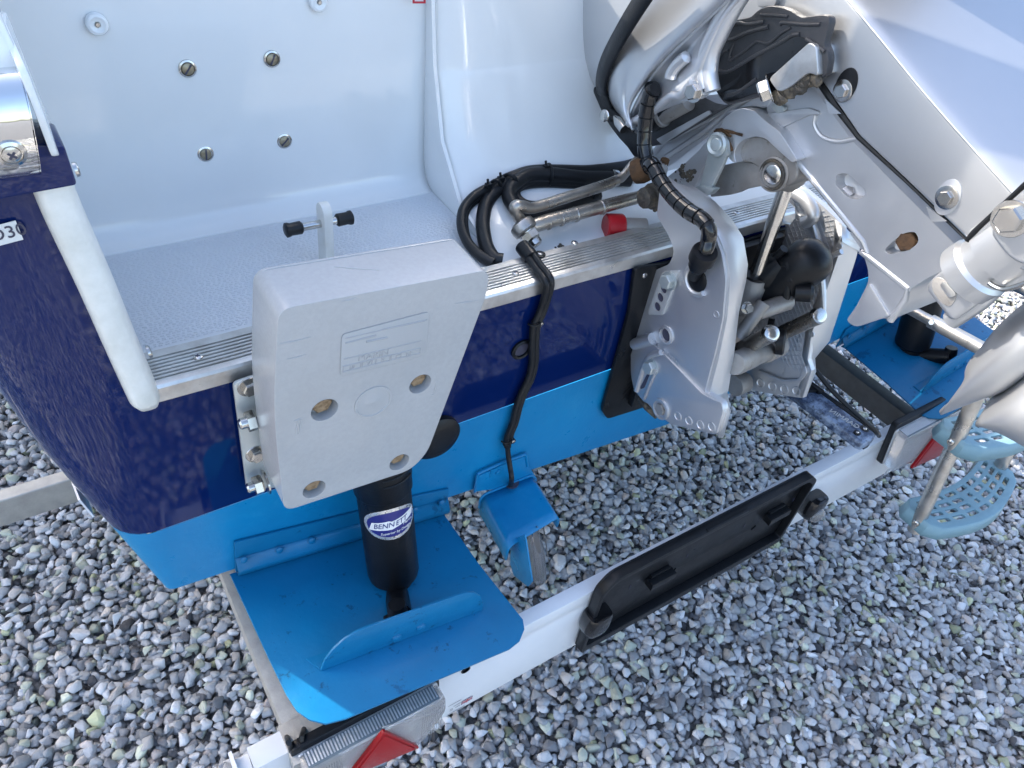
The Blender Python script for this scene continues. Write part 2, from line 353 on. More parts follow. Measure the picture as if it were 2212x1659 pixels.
# unseen wall added off the port bow to throw shade over the gravel
wv = V((SUN_AZ.y, -SUN_AZ.x, 0)); wc = V((.1,-.2,0)) + SUN_AZ*3.2; wh = .61 + 3.2*math.tan(SUN_EL) - .045
gw = thing('shade_wall', 'tall pale wall out of view beyond the port bow, added to shade the gravel', 'wall', wc)
bm = bmesh.new(); a, b = wc - wv*.62, wc + wv*1.25
add_slab(bm, [a, b, b + SUN_AZ*.22, a + SUN_AZ*.22], (0,0,wh-.06), (), .006); fin('shade_wall_panel', bm, M('pale_render', (.42,.40,.36), .85, var=(4,(.34,.32,.29),.35,.7), bump=[(60,.004)]), gw)
bm = bmesh.new(); add_slab(bm, [a - SUN_AZ*.03 + Z*(wh-.058), b - SUN_AZ*.03 + Z*(wh-.058), b + SUN_AZ*.25 + Z*(wh-.058), a + SUN_AZ*.25 + Z*(wh-.058)], (0,0,.058), (), .008); fin('shade_wall_top', bm, M('shade_wall_stone', (.33,.32,.30), .8, bump=[(50,.003)]), gw)

# ------------------------------------------------------------------ the boat
CX = .86
boat = thing('boat', 'navy and sky blue motorboat with a white cockpit, seen at its stern', 'boat', (CX, 0, .53))
SILH = [(.50,.035),(.581,.017),(.643,.001),(.702,-.016),(.799,-.046),(.829,-.053),(.860,-.062),(.901,-.071),(.95,-.077),(1.05,-.085),(1.2,-.092),(1.32,-.09)]
def xl(z):
    for (a, p), (b, q) in zip(SILH, SILH[1:]):
        if z <= b: return p + (q-p)*(z-a)/(b-a)
    return SILH[-1][1]
def contour(z, xin, zc=None, steps=7):              # from xin along the transom, round the corner, forward along the side
    r = .012 + .075*min(1, max(0, (z-.60)/.30)); x0 = xl(z); out = []
    xa = x0 + r
    for k in range(5): out.append(V((xin + (xa-xin)*k/4, 0, z)))
    for k in range(1, steps+1):
        a = math.pi/2*k/steps; out.append(V((xa - r*math.sin(a), r - r*math.cos(a), z)))
    for yy in (.3, .8, 1.6, 3.2): out.append(V((x0 - .05*min(yy, 1.2), yy, z)))
    return out
def edge_z(x): return 1.5 if x < .35 else 2.3 if x < .462 else max(1.255, 1.42 - 1.05*(x-.50))   # unseen top edge, its tall strip and slope shaped to cast shade on the motor
def mirrored(rows): return [[V((2*CX-p.x, p.y, p.z)) for p in r] for r in rows]
def bottom_z(x): return .535 + .0895*min(1, abs(CX-x)/.86)   # the V of the bottom
def hull_part(name, mt, zs, inner, mirror=True):
    bm = bmesh.new()
    for side in ((0, 1) if mirror else (0,)):
        rows = [contour(z, inner(z)) for z in zs]
        if side: rows = mirrored(rows)
        merge(bm, loft_bm(rows))
    bmesh.ops.remove_doubles(bm, verts=bm.verts, dist=.0006)
    return fin(name, bm, mt, boat, ang=50)
rail_x = lambda z: .042 - .024*(z-.94)/.23
hull_part('hull_topside', NAVY, [.742,.78,.82,.86,.90,.937], lambda z: CX)
hull_part('hull_corner', NAVY, [.937,.98,1.03,1.09,1.15,1.19], rail_x, False)
# lower band with the V bottom
bm = bmesh.new()
for side in (0, 1):
    top = contour(.7405, CX); low = []
    for k, p in enumerate(top):
        if k <= 4:
            x = CX + (xl(.622)+.012-CX)*k/4; low.append(V((x, 0, bottom_z(x))))
    for k in range(1, 8):
        a = math.pi/2*k/7; low.append(V((xl(.622)+.012-.012*math.sin(a), .012-.012*math.cos(a), .623)))
    for yy in (.3, .8, 1.6, 3.2): low.append(V((xl(.622), yy, .623)))
    mid = [a*.5+b*.5 for a, b in zip(top, low)]
    rows = [top, mid, low]
    under = [[V((CX + (xl(.622)+.012-CX)*k/4, yy, bottom_z(CX + (xl(.622)+.012-CX)*k/4))) for k in range(5)] for yy in (0, 1.0, 3.2)]
    if side: rows = mirrored(rows); under = mirrored(under)
    merge(bm, loft_bm(rows)); merge(bm, loft_bm(under))
bmesh.ops.remove_doubles(bm, verts=bm.verts, dist=.0006)
fin('hull_bottom', bm, ANTI, boat, ang=40)
# rivetless white waterline stripe on the port side
bm = bmesh.new(); add_slab(bm, [V((xl(.748)-.0075, .045, .748)), V((xl(.748)-.046, .85, .748)), V((xl(.772)-.046, .85, .772)), V((xl(.772)-.0075, .055, .772))], (-.0022,0,0)); fin('waterline_stripe', bm, WPLA, boat)

# transom capping strip: ribbed extrusion
prof = [(-.003,.934),(-.003,.951),(-.001,.954),(.004,.955)]
for k in range(7):
    y0 = .006 + k*.0052; prof += [(y0,.955),(y0+.0006,.9522),(y0+.0018,.9522),(y0+.0026,.955)]
prof += [(.050,.955),(.052,.953),(.052,.938)]
rows = []
for i in range(60):
    x = .052 + (1.662-.052)*i/59; rows.append([V((x, y, z + .0004*math.sin(x*37))) for y, z in prof])
bm = loft_bm(rows); n0 = [V((.052, y, z)) for y, z in prof] + [V((.052,.002,.936))]
bm.faces.new([bm.verts.new(p) for p in n0]); trim = fin('transom_strip', bm, ALU, boat, ang=30)
for k, x, y in (('D',1232,800), ('E',1628,122), ('L',885,750), ('F',-60,90)):
    screw('strip_screw', STEEL, trim, at(k, x, y, z=.955), Z, .0048)
# white rail capping the cut edge of the transom
path = cat([V((.0425,.020,.932)), V((.036,.020,1.0)), V((.029,.020,1.08)), V((.0215,.021,1.150)), V((.0200,.021,1.1795)), V((.0205,.026,1.20))], 6)
rows = []
for i, p in enumerate(path):
    sx, sy = .0148, .034
    if i == 0: sx, sy = .011, .028
    sec = []
    for k in range(24):
        a = 2*math.pi*k/24; c, s = math.cos(a), math.sin(a)
        sec.append(p + V((math.copysign(abs(c)**.55, c)*sx, math.copysign(abs(s)**.55, s)*sy, 0)))
    rows.append(sec)
rows.insert(0, [path[0] + (q-path[0])*.55 - Z*.004 for q in rows[0]])
bm = loft_bm(rows, True); bm.faces.new([v for v in list(bm.verts)[:24]]); rail = fin('transom_rail', bm, CREAM, boat, ang=60)
fin('rail_starboard', loft_bm(mirrored(rows), True), CREAM, boat, ang=60)['label'] = 'white capping rail on the far side of the cut transom'
screw('rail_screw', STEEL, rail, at('D', 918, 770, y=.035) , V((1,0,.1)), .004, .007); screw('rail_screw', STEEL, rail, at('Z1', 645, 925, y=.03), V((1,0,.1)), .004, .006)
# stainless end of the rubbing strake, its black gasket and the gunwale above
rows = []
for i in range(12):
    a = math.pi*(i/11 - .5); r = []
    for x in (-.125, -.11, -.08, -.04, 0):
        xe = .0175 + .004*math.sin(a*1)
        r.append(V((xe + x, -.001 - .030*math.cos(a)**.8 - .002, 1.229 + .0385*math.sin(a))))
    rows.append(r)
bm = loft_bm(rows); cap = fin('strake_cap', bm, CHROME, boat, ang=60)
bm = bmesh.new(); add_slab(bm, [V((.0180 + .004*math.sin(math.pi*(i/11-.5)), -.003-.030*math.cos(math.pi*(i/11-.5))**.8, 1.229+.0385*math.sin(math.pi*(i/11-.5)))) for i in range(12)], (-.0012,0,0), (), 0); fin('cap_end', bm, CHROME, cap)
screw('cap_screw', STEEL, cap, at('Z1', 97, 775, y=-.0315), V((0,-1,-.1)), .0062, .0098)
bm = bmesh.new(); add_slab(bm, rnd([V((-.10,-.0165,1.176)), V((.0355,-.0165,1.181)), V((.0345,-.0165,1.212)), V((-.10,-.0165,1.24))],.003), (0,.04,0), (), .002); fin('gasket', bm, NAVY, boat)
bm = bmesh.new(); add_slab(bm, rnd([V((-.105,-.010,1.262)), V((.026,-.008,1.262)), V((.020,.0,1.30)), V((-.09,.02,1.32))], .008), (0,.30,0), (), .004)
add_slab(bm, rnd([V((.020,-.024,1.272)), V((.022,-.028,1.24)), V((.024,-.020,1.206)), V((.028,.0,1.203)), V((.028,.06,1.21)), V((.022,.06,1.28)), V((.018,.02,1.285))], .006), (.005,0,0), (), .0015); fin('gunwale', bm, GEL, boat)
bm = bmesh.new(); add_slab(bm, [V((2*CX+.105,-.010,1.262)), V((2*CX-.026,-.008,1.262)), V((2*CX-.020,.0,1.30)), V((2*CX+.09,.02,1.32))], (0,.30,0), (), .004); fin('gunwale_starboard', bm, GEL, boat)
stk = slab('hull_sticker', STK, boat, [V((q.x, -.0012, q.z)) for q in ats('Z1', [(-160,1625),(203,1530),(135,1365),(-190,1450)], y=-.0012)], (0,-.0006,0), (), 0)
su = (at('Z1',200,1525,y=-.002) - at('Z1',0,1573,y=-.002)).normalized()
text('sticker_digits', 'O30', PRG, stk, at('Z1', 62, 1478, y=-.0022), su, Z, .0145, .0002)
# cockpit well: wall, cove, non-slip floor, motor well moulding
YB = .288
cove = []
for xx in (-.05, 0, .04, .1, .2, .3, .345, .355, .40, .455, .467, .492):
    col = [V((xx, YB+.02, 2.3)), V((xx, YB+.012, 1.75)), V((xx, YB+.006, 1.35)), V((xx, YB, 1.10)), V((xx, YB-.001, .99)), V((xx, YB-.003, .965)), V((xx, YB-.012, .948)), V((xx, YB-.026, .942)), V((xx, YB-.034, .941))]
    cove.append([V((p.x, p.y, min(p.z, edge_z(xx)))) for p in col])
shell('cockpit_wall', GEL, boat, cove, .004, 1)
bm = bmesh.new(); add_slab(bm, [V((-.045, .062, .9395)), V((.492,.062,.9395)), V((.492,YB-.028,.9415)), V((-.045,YB-.028,.9415))], (0,0,-.02), (), 0); fin('cockpit_floor', bm, FLOORM, boat)
# raised non-slip ribs of the floor
bm = bmesh.new(); yy = .074
while yy < YB-.04:
    xx = .03
    while xx < .487:
        L = random.uniform(.0025, .0055); o = random.uniform(-.0006,.0006); zt = .9397 + .002*(yy-.062)/.2
        add = [V((xx, yy+o, zt)), V((xx+L, yy+o+random.uniform(-.0006,.0006), zt))]; a, b = add
        vs = [bm.verts.new(p) for p in (a+V((0,-.0008,0)), b+V((0,-.0008,0)), b+V((0,.0008,0)), a+V((0,.0008,0)), a+V((.0006,0,.0006)), b+V((-.0006,0,.0006)))]
        bm.faces.new((vs[0],vs[1],vs[5],vs[4])); bm.faces.new((vs[2],vs[3],vs[4],vs[5])); bm.faces.new((vs[1],vs[2],vs[5])); bm.faces.new((vs[3],vs[0],vs[4])); xx += L + random.uniform(.001,.003)
    yy += .0036
o = fin('nonslip_ribs', bm, FLOORM, boat, smooth=False); o['kind'] = 'stuff'
bm = bmesh.new(); add_slab(bm, rnd([V((-.045,.0525,.938)), V((-.045,.0525,.948)), V((-.045,.060,.9435)), V((-.045,.066,.9405)), V((-.045,.066,.93))], .002), (.538,0,0), (), 0); fin('floor_edge', bm, GEL, boat)
bm = bmesh.new(); add_slab(bm, [V((-.02,.05,.93)), V((-.02,.30,.93)), V((-.06,.30,1.75)), V((-.06,.05,1.29))], (.006,0,0), (), 0); fin('cockpit_side', bm, GEL, boat)
prof = [(.0525,.936,0),(.075,.938,0),(.12,.944,0),(.165,.955,0),(.20,.978,.0),(.228,1.02,.0),(.247,1.075,0),(.2555,1.103,0),(.2575,1.108,0),(.2595,1.113,0),(.272,1.18,0),(.283,1.30,0),(.30,1.50,0),(.31,1.75,0)]
rows = []
for y, z, _ in prof:
    t = max(0, min(1, (z-.93)/.2)); x0 = .497 - .016*min(1,(z-.93)/.45); r = [V((x0-.001, max(y, .06)+.10, z)), V((x0, y+.022, z)), V((x0+.004, y+.008, z)), V((x0+.016, y+.002, z))]
    for xx in (.56,.68,.82,.95,1.1,1.22): r.append(V((xx, y - .004*math.sin((xx-.5)*4.4), z)))
    rows.append([V((p.x, p.y, min(p.z, edge_z(p.x) - .002*(1.75-z)))) for p in r])
shell('motor_well', GEL, boat, rows, .004, 2)
bm = bmesh.new(); add_slab(bm, [V((1.2,.30,1.25)), V((2.0,.30,1.25)), V((2.0,.30,.9)), V((1.2,.30,.9))], (0,.01,0), (), 0); add_slab(bm, [V((1.2,.055,.934)), V((1.68,.055,.934)), V((1.68,.30,.934)), V((1.2,.30,.934))], (0,0,-.01), (), 0); fin('cockpit_starboard', bm, GEL, boat)
bm = bmesh.new(); add_slab(bm, [V((.494,.058,.93)), V((.4935,.058,.9385)), V((.4925,.10,.9415)), V((.4905,.18,.966)), V((.4885,.235,1.03)), V((.486,.262,1.12)), V((.481,.280,1.28)), V((.481,.305,1.47)), V((.481,.33,1.47)), V((.494,.33,.93))], (.005,0,0), (), 0); fin('well_cheek', bm, GEL, boat)
tg = slab('warning_sticker', STK, boat, [V((q.x,.274,q.z)) for q in ats('P', [(893,-22),(917,-22),(917,5),(893,5)], y=.274)], (0,-.001,0), (), 0)
slab('sticker_border', PRR, tg, [V((q.x,.2728,q.z)) for q in ats('P', [(891,-24),(919,-24),(919,7),(891,7)], y=.2728)], (0,-.0008,0), holes=[[V((q.x,.2728,q.z)) for q in ats('P', [(895,-20),(915,-20),(915,3),(895,3)], y=.2728)]], bevel=0)
for x, y, sl_ in ((1165,425,.1), (1690,365,.3), (1277,955,.7), (1767,875,-.02)):
    c = at('A', x, y, y=YB-.001); ob = lathe('screw_cup', STEEL, boat, c, V((0,-1,.04)), [(.0100,-.001),(.0095,.0020),(.0076,.0027),(.0070,.0010)], 28); screw('wall_screw', BRASS, ob, c + V((0,-.0012,0)), V((0,-1,.04)), .0070, 0, sl_)
for x, y in ((600,145), (1975,8)):
    c = at('A', x, y, y=YB-.001); ob = lathe('wall_stud', GEL, boat, c, V((0,-1,.1)), [(.0110,0),(.0110,.004),(.0098,.0065),(.0075,.0072),(.0062,.0064),(.0030,.006),(.0028,.0035)]); lathe('stud_pin', STEEL, ob, c, V((0,-1,.1)), [(.0022,.004),(.002,.0078)], 10)
# scupper ring in the transom
c = at('E', 1660, 590, y=0); ob = lathe('drain_ring', BLK, boat, c, -Y, [(.0150,-.004),(.0155,.0035),(.0135,.005),(.0112,.004),(.0108,-.006)]); lathe('drain_hole', PRG, ob, c, -Y, [(.0112,-.006),(.0112,.001)])

# engine mounting pad on the transom
pts = [V((q.x, -.003, q.z)) for q in ats('F', [(300,235),(262,520),(98,1120),(132,1172),(345,1105)], y=-.003)] + [V((1.02,-.003,.66)), V((1.02,-.003,.93)), V((.72,-.003,.93))]
padm = thing('engine_pad', 'black diamond patterned pad between the silver clamp bracket and navy transom', 'pad', (.85,-.003,.68))
slab('pad_sheet', BLK, padm, rnd(pts, .008), (0,-.006,0), (), .0015)
bm = bmesh.new()
for s in (1, -1):
    for k in range(-16, 30):
        a = V((.66 + k*.014, -.0092, .66)); d = V((.25*s, 0, .27)); 
        q0, q1 = None, None
        for t in [i/60 for i in range(61)]:
            p = a + d*t + (V((.25,0,0)) if s < 0 else V((0,0,0))); inside = (.700 - .16*(p.z-.66)*0 + .008 < p.x < .80) and .662 < p.z < .928
            left = pts[2].x + (pts[0].x - pts[2].x)*(p.z - pts[2].z)/(pts[0].z - pts[2].z)
            if inside and p.x > left + .008:
                q0 = q0 or p; q1 = p
        if q0 and q1 and (q1-q0).length > .01:
            n = V((-d.z,0,d.x)).normalized()*.0004; add_slab(bm, [q0-n, q1-n, q1+n, q0+n], (0,-.0006,0))
o = fin('tread_ribs', bm, BLK, padm, smooth=False); o['kind'] = 'stuff'
screw('pad_screw', STEEL, padm, at('F', 376, 292, y=-.009), -Y, .0042)
# ------------------------------------------------------------------ mooring post with its pin
post = thing('mooring_post', 'small white post with a black tipped cross pin on the cockpit floor', 'post', (.283,.157,.94))
b0, b1, tp = at('P', 672, 556, x=.283), at('P', 705, 558, x=.283), at('P', 690, 440, x=.283)
yc = tp.y; hw = .0125
pts = [V((.283, yc+hw, .9405)), V((.283, yc+hw, tp.z-.014))] + [V((.283, yc+hw*math.cos(a), tp.z-.014+.014*math.sin(a))) for a in [math.pi*k/10 for k in range(1,10)]] + [V((.283, yc-hw, tp.z-.014)), V((.283, yc-hw, .9405))]
slab('post_plate', CREAM, post, pts, (.011,0,0), (), .0012)
pc = V((.2885, yc, at('P', 697, 489, x=.283).z)); pd = V((1, .02, -.015)).normalized()
tube('pin', STEEL, post, [pc - pd*.046, pc + pd*.034], .0048, 16)
for s, L in ((-1, .046), (1, .032)):
    o = pc + pd*(s*(L-.018)); lathe('pin_tip', RUB, post, o, pd*s, [(.006,0),(.0078,.002),(.0074,.014),(.0086,.017),(.0086,.0195),(.006,.021)], 20)

# ------------------------------------------------------------------ auxiliary engine bracket: pad, plate, bolts
YF = -.098
kick = thing('engine_bracket', 'grey moulded auxiliary engine board bolted on a white plate above the port trim tab', 'engine bracket', (.26,-.05,.80))
O = ats('E', [(150,345),(1462,98),(1452,240),(1080,1235),(975,1345),(190,1602),(120,1000)], y=YF)
dep = .062
def padrow(s, y, drop=0): 
    c = sum(O, V())/len(O); return [V((c.x+(p.x-c.x)*s, y, c.z+(p.z-c.z)*s)) for p in O]
RD = [.014,.012,.02,.03,.018,.013,.05]
hl = []
for x, y, r in ((440,972,.0138),(1035,810,.0126),(905,1297,.0122),(375,1465,.0126)):
    c = at('E', x, y, y=YF); hl.append((c, r))
bm = add_slab(bmesh.new(), rnd(O, RD, 5), (0, dep, 0), [circ(c, X, Z, r, 24) for c, r in hl], .0045, 3)
board = fin('engine_board', bm, PADM, kick, ang=50)
for c, r in hl:
    bm = bmesh.new(); merge(bm, loft_bm([[p + V((0,d,0)) for p in circ(c, X, Z, r*k, 24)] for d, k in ((.0, 1.0),(.001,.985),(.013,.96),(.0135,.5),(.0136,.02))], True))
    fin('bolt_recess', bm, PADM, board)
for c, r in hl: bolt('recessed_bolt', TANB, board, c + V((0,.0132,.0015)), -Y, r*.80, .0075)
bm = bmesh.new(); b = padrow(.985, YF+dep-.004); add_slab(bm, rnd([p + Z*.003 for p in b], .014, 5), (0,.003,0), (), .001); fin('board_lip', bm, PADM, board)
c = at('E', 742, 920, y=YF-.0002); lathe('moulded_disc', EMB, board, c, -Y, [(.0205,-.001),(.0203,.0008),(.0185,.0010),(.0180,.0002),(.004,.0002),(.003,.0006)], 32)
lab = rnd(ats('E', [(545,500),(1090,357),(1068,610),(1000,648),(535,760)], y=YF-.0003), .005)
lbl = slab('embossed_panel', EMB, board, lab, (0,-.0007,0), (), .0004)
u = (at('E',1035,640,y=YF)-at('E',550,745,y=YF)).normalized(); yl = YF-.0011
bm = bmesh.new()
for a, b, r in (((548,735),(1030,618),.0007),((552,700),(1035,585),.0007),((560,655),(1040,540),.0006),((570,555),(760,505),.0009),((800,470),(1060,415),.0009),((570,525),(1075,410),.0006),((700,545),(830,520),.0012)):
    add_tube(bm, [at('E',*a,y=yl), at('E',*b,y=yl)], r, 6)
for k in range(9):
    add_tube(bm, [at('E',552+k*60,735-k*14.5,y=yl), at('E',556+k*60,703-k*14.5,y=yl)], .0006, 6)
fin('embossed_lines', bm, PADM, lbl)
text('embossed_word', 'D  I  V  I  S  I  O  N', PADM, lbl, at('E', 790, 664, y=yl), u, Z, .0082, .0005); text('embossed_mark', 'MARIN', PADM, lbl, at('E', 745, 630, y=yl), u, Z, .0105, .0005)
# scuffs cut into the face
bm = bmesh.new()
for a, b in (((150,560),(355,515)),((205,655),(320,625)),((250,1040),(300,1020)),((262,1125),(275,1035)),((280,1120),(292,1030)),((1115,880),(1135,800)),((1095,880),(1125,872)),((1250,310),(1390,292)),((540,295),(640,270)),((500,80),(780,100)) ):
    bm = bmesh.new(); p, q = at('E',*a,y=YF-.0001), at('E',*b,y=YF-.0001); add_tube(bm, [p, (p+q)/2+V((random.uniform(-.001,.001),0,random.uniform(-.001,.001))), q], [.0003,.0007,.0003], 6); fin('scuff', bm, EMB, board)
plp = rnd(ats('Y4', [(38,160),(330,62),(330,62),(430,1500),(215,1500)], y=-.009)[:2] + ats('Y4', [(640,-40)], y=-.009) + ats('Y4', [(760,1400),(215,1502)], y=-.009), .006)
plate_ = slab('bracket_plate', BRKT, kick, plp, (0,-.005,0), (), .0015)
for x, y in ((245,225),(335,1050)): bolt('plate_bolt', STEEL, kick, at('Y4', x, y, y=-.014), V((.05,-1,.05)), .0082, .007, .0118)
for x, y, s in ((310,640,0),(395,1430,1)):
    o = at('Y4', x-40, y+10, y=-.030); ob = lathe('stud', STEEL, kick, o - X*.012, X, [(.0045,0),(.006,.002),(.006,.016)], 16); bolt('stud_nut', STEEL, kick, o - X*.004, X, .0115, .010)
    if s: lathe('stud_washer', STEEL, kick, o + X*.009, X, [(.0145,0),(.0145,.002)], 20)
bm = bmesh.new()
for x in (.165,.31): box(bm, (x, -.026, .86), .018, .028, .19, .002)
fin('bracket_arm', bm, BRKT, kick)

# ------------------------------------------------------------------ trim tabs
tabP = V((.087,-.004,.612)); sl_t = -.147; tn_ = V((-sl_t, -.02, 1)).normalized()
T = lambda k, x, y, up=0: atp(k, x, y, tabP + tn_*up, tn_)
GP = 'trim tabs at the bottom of the transom'
tab = thing('trim_tab', 'blue trim tab under the grey engine board, its outer corner in sunlight', 'trim tab', (.235,-.01,.59), GP)
outl = [T('H',8,450), T('H',250,975), T('H',360,1200), T('H',425,1300), T('H',505,1358), T('H',605,1384), T('H',730,1352), T('H',1750,917), T('H',1812,868), T('H',1842,795), T('H',1832,735), T('H',1560,392), T('H',1340,78)]
slab('tab_plate', TABB, tab, outl, tn_*-.0035, (), .0008)
def tp2(k, x, y): return at(k, x, y, y=-.0045)
bkp = [tp2('H',38,258), tp2('H',830,62), tp2('H',1180,-35), tp2('H',1370,-75), tp2('H',1365,40), tp2('H',45,440)]
slab('hinge_leaf', TABB, tab, bkp, (0,.0035,0), (), .0006)
A0, A1 = at('H',46,372,y=-.006), at('H',1365,-6,y=-.006); B0, B1 = T('H',58,455,.0015), T('H',1367,66,.0015)
rows = [[A0+Z*.004+Y*.001, A1+Z*.004+Y*.001],[A0-Y*.002, A1-Y*.002],[(A0+B0)/2-Y*.006, (A1+B1)/2-Y*.006],[B0-Y*.004+Z*.002, B1-Y*.004+Z*.002],[B0+Y*.004, B1+Y*.004]]
o = fin('hinge_roll', loft_bm(rows), TABB, tab, ang=25); s = o.modifiers.new('sol','SOLIDIFY'); s.thickness = .0015
for x, y in ((95,363),(317,303),(520,243),(1160,54),(1325,8)):
    lathe('rivet', TABB, tab, at('H',x,y,y=-.010), V((0,-1,.2)), [(.0052,0),(.0048,.0016),(.003,.0026),(.001,.003)], 14)
S0, S1 = T('H',575,1058), T('H',1582,678); nv = (S1-S0).cross(Z).normalized()
F_ = lambda x, y: atp('H', x, y, S0, nv)
fp = [S0+Z*.0005, F_(600,990), F_(650,925), F_(720,860), F_(800,812), F_(890,775), F_(1478,570), F_(1530,570), F_(1568,592), F_(1584,632), S1+Z*.0005]
stf = slab('stiffener', TABB, tab, fp, nv*.003 if nv.y > 0 else nv*-.003, (), .0006)
fo = [S0+tn_*.001, S1+tn_*.001, S1+V((0,.02,0))+tn_*.001, S0+V((-.010,.022,0))+tn_*.001]
slab('stiffener_foot', TABB, tab, fo, tn_*.0016, (), .0004)
for x, y in ((1045,848),(1195,783)): lathe('rivet', TABB, stf, F_(x,y) - nv*(.000 if nv.y>0 else -.0), -nv if nv.y>0 else nv, [(.0068,0),(.0062,.0018),(.004,.003),(.0012,.0034)], 14)

ram = thing('trim_actuator', 'black hydraulic trim ram with an oval silver and blue badge', 'trim ram', (.27,-.05,.66), 'hydraulic rams of the trim tabs')
t0 = at('Z2', 312, 190, y=-.052); tb = T('Z2', 470, 1560, .004); ax = (at('Z2', 438, 1225, y=-.092) - t0); L = ax.length; ax.normalize(); r0 = .0345
rv = ray('Z2', 405, 512).normalized(); b_ = rv.dot(ax); sh = r0*b_/math.sqrt(1-b_*b_); L -= sh*.95
up = [(r0*1.10,-.10-sh),(r0*1.10,-.004-sh),(r0*1.07,-.002-sh),(r0*1.07,.016-sh),(r0*1.03,.018-sh),(r0*1.0,.020-sh)]
bodyp = up + [(r0,.5*L),(r0,L-.012),(r0*.95,L-.004),(r0*.80,L),(r0*.72,L+.002),(r0*.72,L+.016),(r0*.62,L+.028),(r0*.52,L+.036),(r0*.46,L+.04)]
lathe('ram_cylinder', BLK, ram, t0, ax, bodyp, 40)
xa = X - ax*X.dot(ax); xa.normalize(); ya = xa.cross(ax); ya = ya if ya.y < 0 else -ya
bm = bmesh.new()
for h in (-.030-sh,-.020-sh,-.010-sh):
    add_tube(bm, [t0 + ax*h + (xa*math.sin(t)+ya*math.cos(t))*(r0*1.10) for t in [(-20+6*k)*math.pi/180 for k in range(12)]], .0012, 6)
fin('cap_groove', bm, BLK, ram)
tube('piston_rod', BLK, ram, [t0 + ax*(L+.02), tb + tn_*.012], r0*.46, 18); lathe('ram_knuckle', BLK, ram, tb - ax*.03, ax, [(.011,0),(.013,.01),(.012,.026)], 16)
bm = bmesh.new(); box(bm, tb + V((0,.0,.006)), .034, .02, .012, .003); fin('ram_foot', bm, BLK, ram)
lathe('ram_flange', BLK, ram, at('E', 1120, 1130, y=-.001), -Y, [(.036,0),(.036,.008),(.031,.012),(.02,.014)], 32)
def oncyl(u, v, dr=0):                            # badge coordinates wrapped on the cylinder
    th = u/r0 + lab_th; return t0 + ax*(lab_h - v) + (xa*math.sin(th) + ya*math.cos(th))*(r0+dr)
w0 = CAM - t0; lab_h = (w0.dot(ax) - b_*w0.dot(rv))/(1 - b_*b_) - sh; lab_th = R_(10)
rv_ = (CAM - t0) - ax*(CAM-t0).dot(ax); lab_th += math.atan2(rv_.dot(xa), rv_.dot(ya))
def oval(name, mt, ru, rv, dr, par):
    bm = bmesh.new(); rows = [[oncyl(ru*k/8*math.cos(t), rv*k/8*math.sin(t), dr) for t in [2*math.pi*j/40 for j in range(40)]] for k in (.01,2,4,6,8)]
    rows.append([oncyl(ru*math.cos(t), rv*math.sin(t), 0) for t in [2*math.pi*j/40 for j in range(40)]])
    return fin(name, loft_bm(rows, True), mt, par)
bd = oval('badge', PRS, .0385, .0245, .0005, ram); oval('badge_field', PRB, .0335, .0195, .0008, bd)
def wrap_text(name, s, mt, par, u0, v0, size, dr, shear=0, sx=1, rise=0, rot=0):
    me = text_me(s, size, .00012, shear=shear)
    for q in me.vertices:
        x, y = q.co.x*sx, q.co.y; x, y = x*math.cos(rot)-y*math.sin(rot), x*math.sin(rot)+y*math.cos(rot); q.co = oncyl(u0+x, v0+y+rise*x, dr+q.co.z)
    me.materials.clear(); return link(name, me, mt, par)
bw = [(-.031,-.0085),(-.026,.0035),(-.004,.0068),(-.001,.0052),(.022,.0095),(.0325,.0105),(.031,.0005),(.004,-.0055),(-.001,-.0075),(-.012,-.0075)]
bm = bmesh.new(); dense = []
for (a, b), (c2, d2) in zip(bw, bw[1:]+bw[:1]):
    for k in range(5): dense.append((a+(c2-a)*k/5, b+(d2-b)*k/5))
es = []; vs = [bm.verts.new((a, b, 0)) for a, b in dense]
es = [bm.edges.new((vs[i-1], vs[i])) for i in range(len(vs))]; bmesh.ops.triangle_fill(bm, edges=es, use_beauty=True)
bmesh.ops.subdivide_edges(bm, edges=[e for e in bm.edges if e.calc_length() > .006], cuts=3); bmesh.ops.triangulate(bm, faces=bm.faces)
for v in bm.verts: v.co = oncyl(v.co.x, v.co.y, .00105)
fin('badge_band', bm, PRW, bd)
wrap_text('badge_name', 'BENN', PRB, bd, -.0112, -.0008, .0108, .0014, .2, .92, .10); wrap_text('badge_name', 'ETT', PRB, bd, .0112, .0015, .0102, .0014, .2, .92, .17)
wrap_text('badge_line', 'Marine', PRW, bd, .021, -.0045, .0056, .0012, .1); wrap_text('badge_motto', 'Superior by Design', PRW, bd, .004, -.0125, .0052, .0012, .2, 1, .06)

def mirror_copy(src, label):                      # the starboard twin of a port thing
    c = src.copy(); COL.objects.link(c); c.location.x = 2*CX - src.location.x; c['label'] = label
    def cp(ch, par, top):
        d = ch.copy(); d.data = ch.data.copy(); COL.objects.link(d)
        for v in d.data.vertices: v.co.x = 2*CX - v.co.x
        d.data.flip_normals(); d.parent = par; d.matrix_parent_inverse = Matrix.Translation(-par.location) if top else Matrix.Identity(4)
        for k in list(ch.children): cp(k, d, False)
    for ch in list(src.children): cp(ch, c, True)
    return c
mirror_copy(tab, 'blue trim tab on the far side, behind the silver motor leg')
r2 = mirror_copy(ram, 'black hydraulic trim ram half hidden behind the motor leg')
for ch in list(r2.children):
    if ch.name.startswith('badge'):
        for k in list(ch.children): bpy.data.objects.remove(k)
        bpy.data.objects.remove(ch)

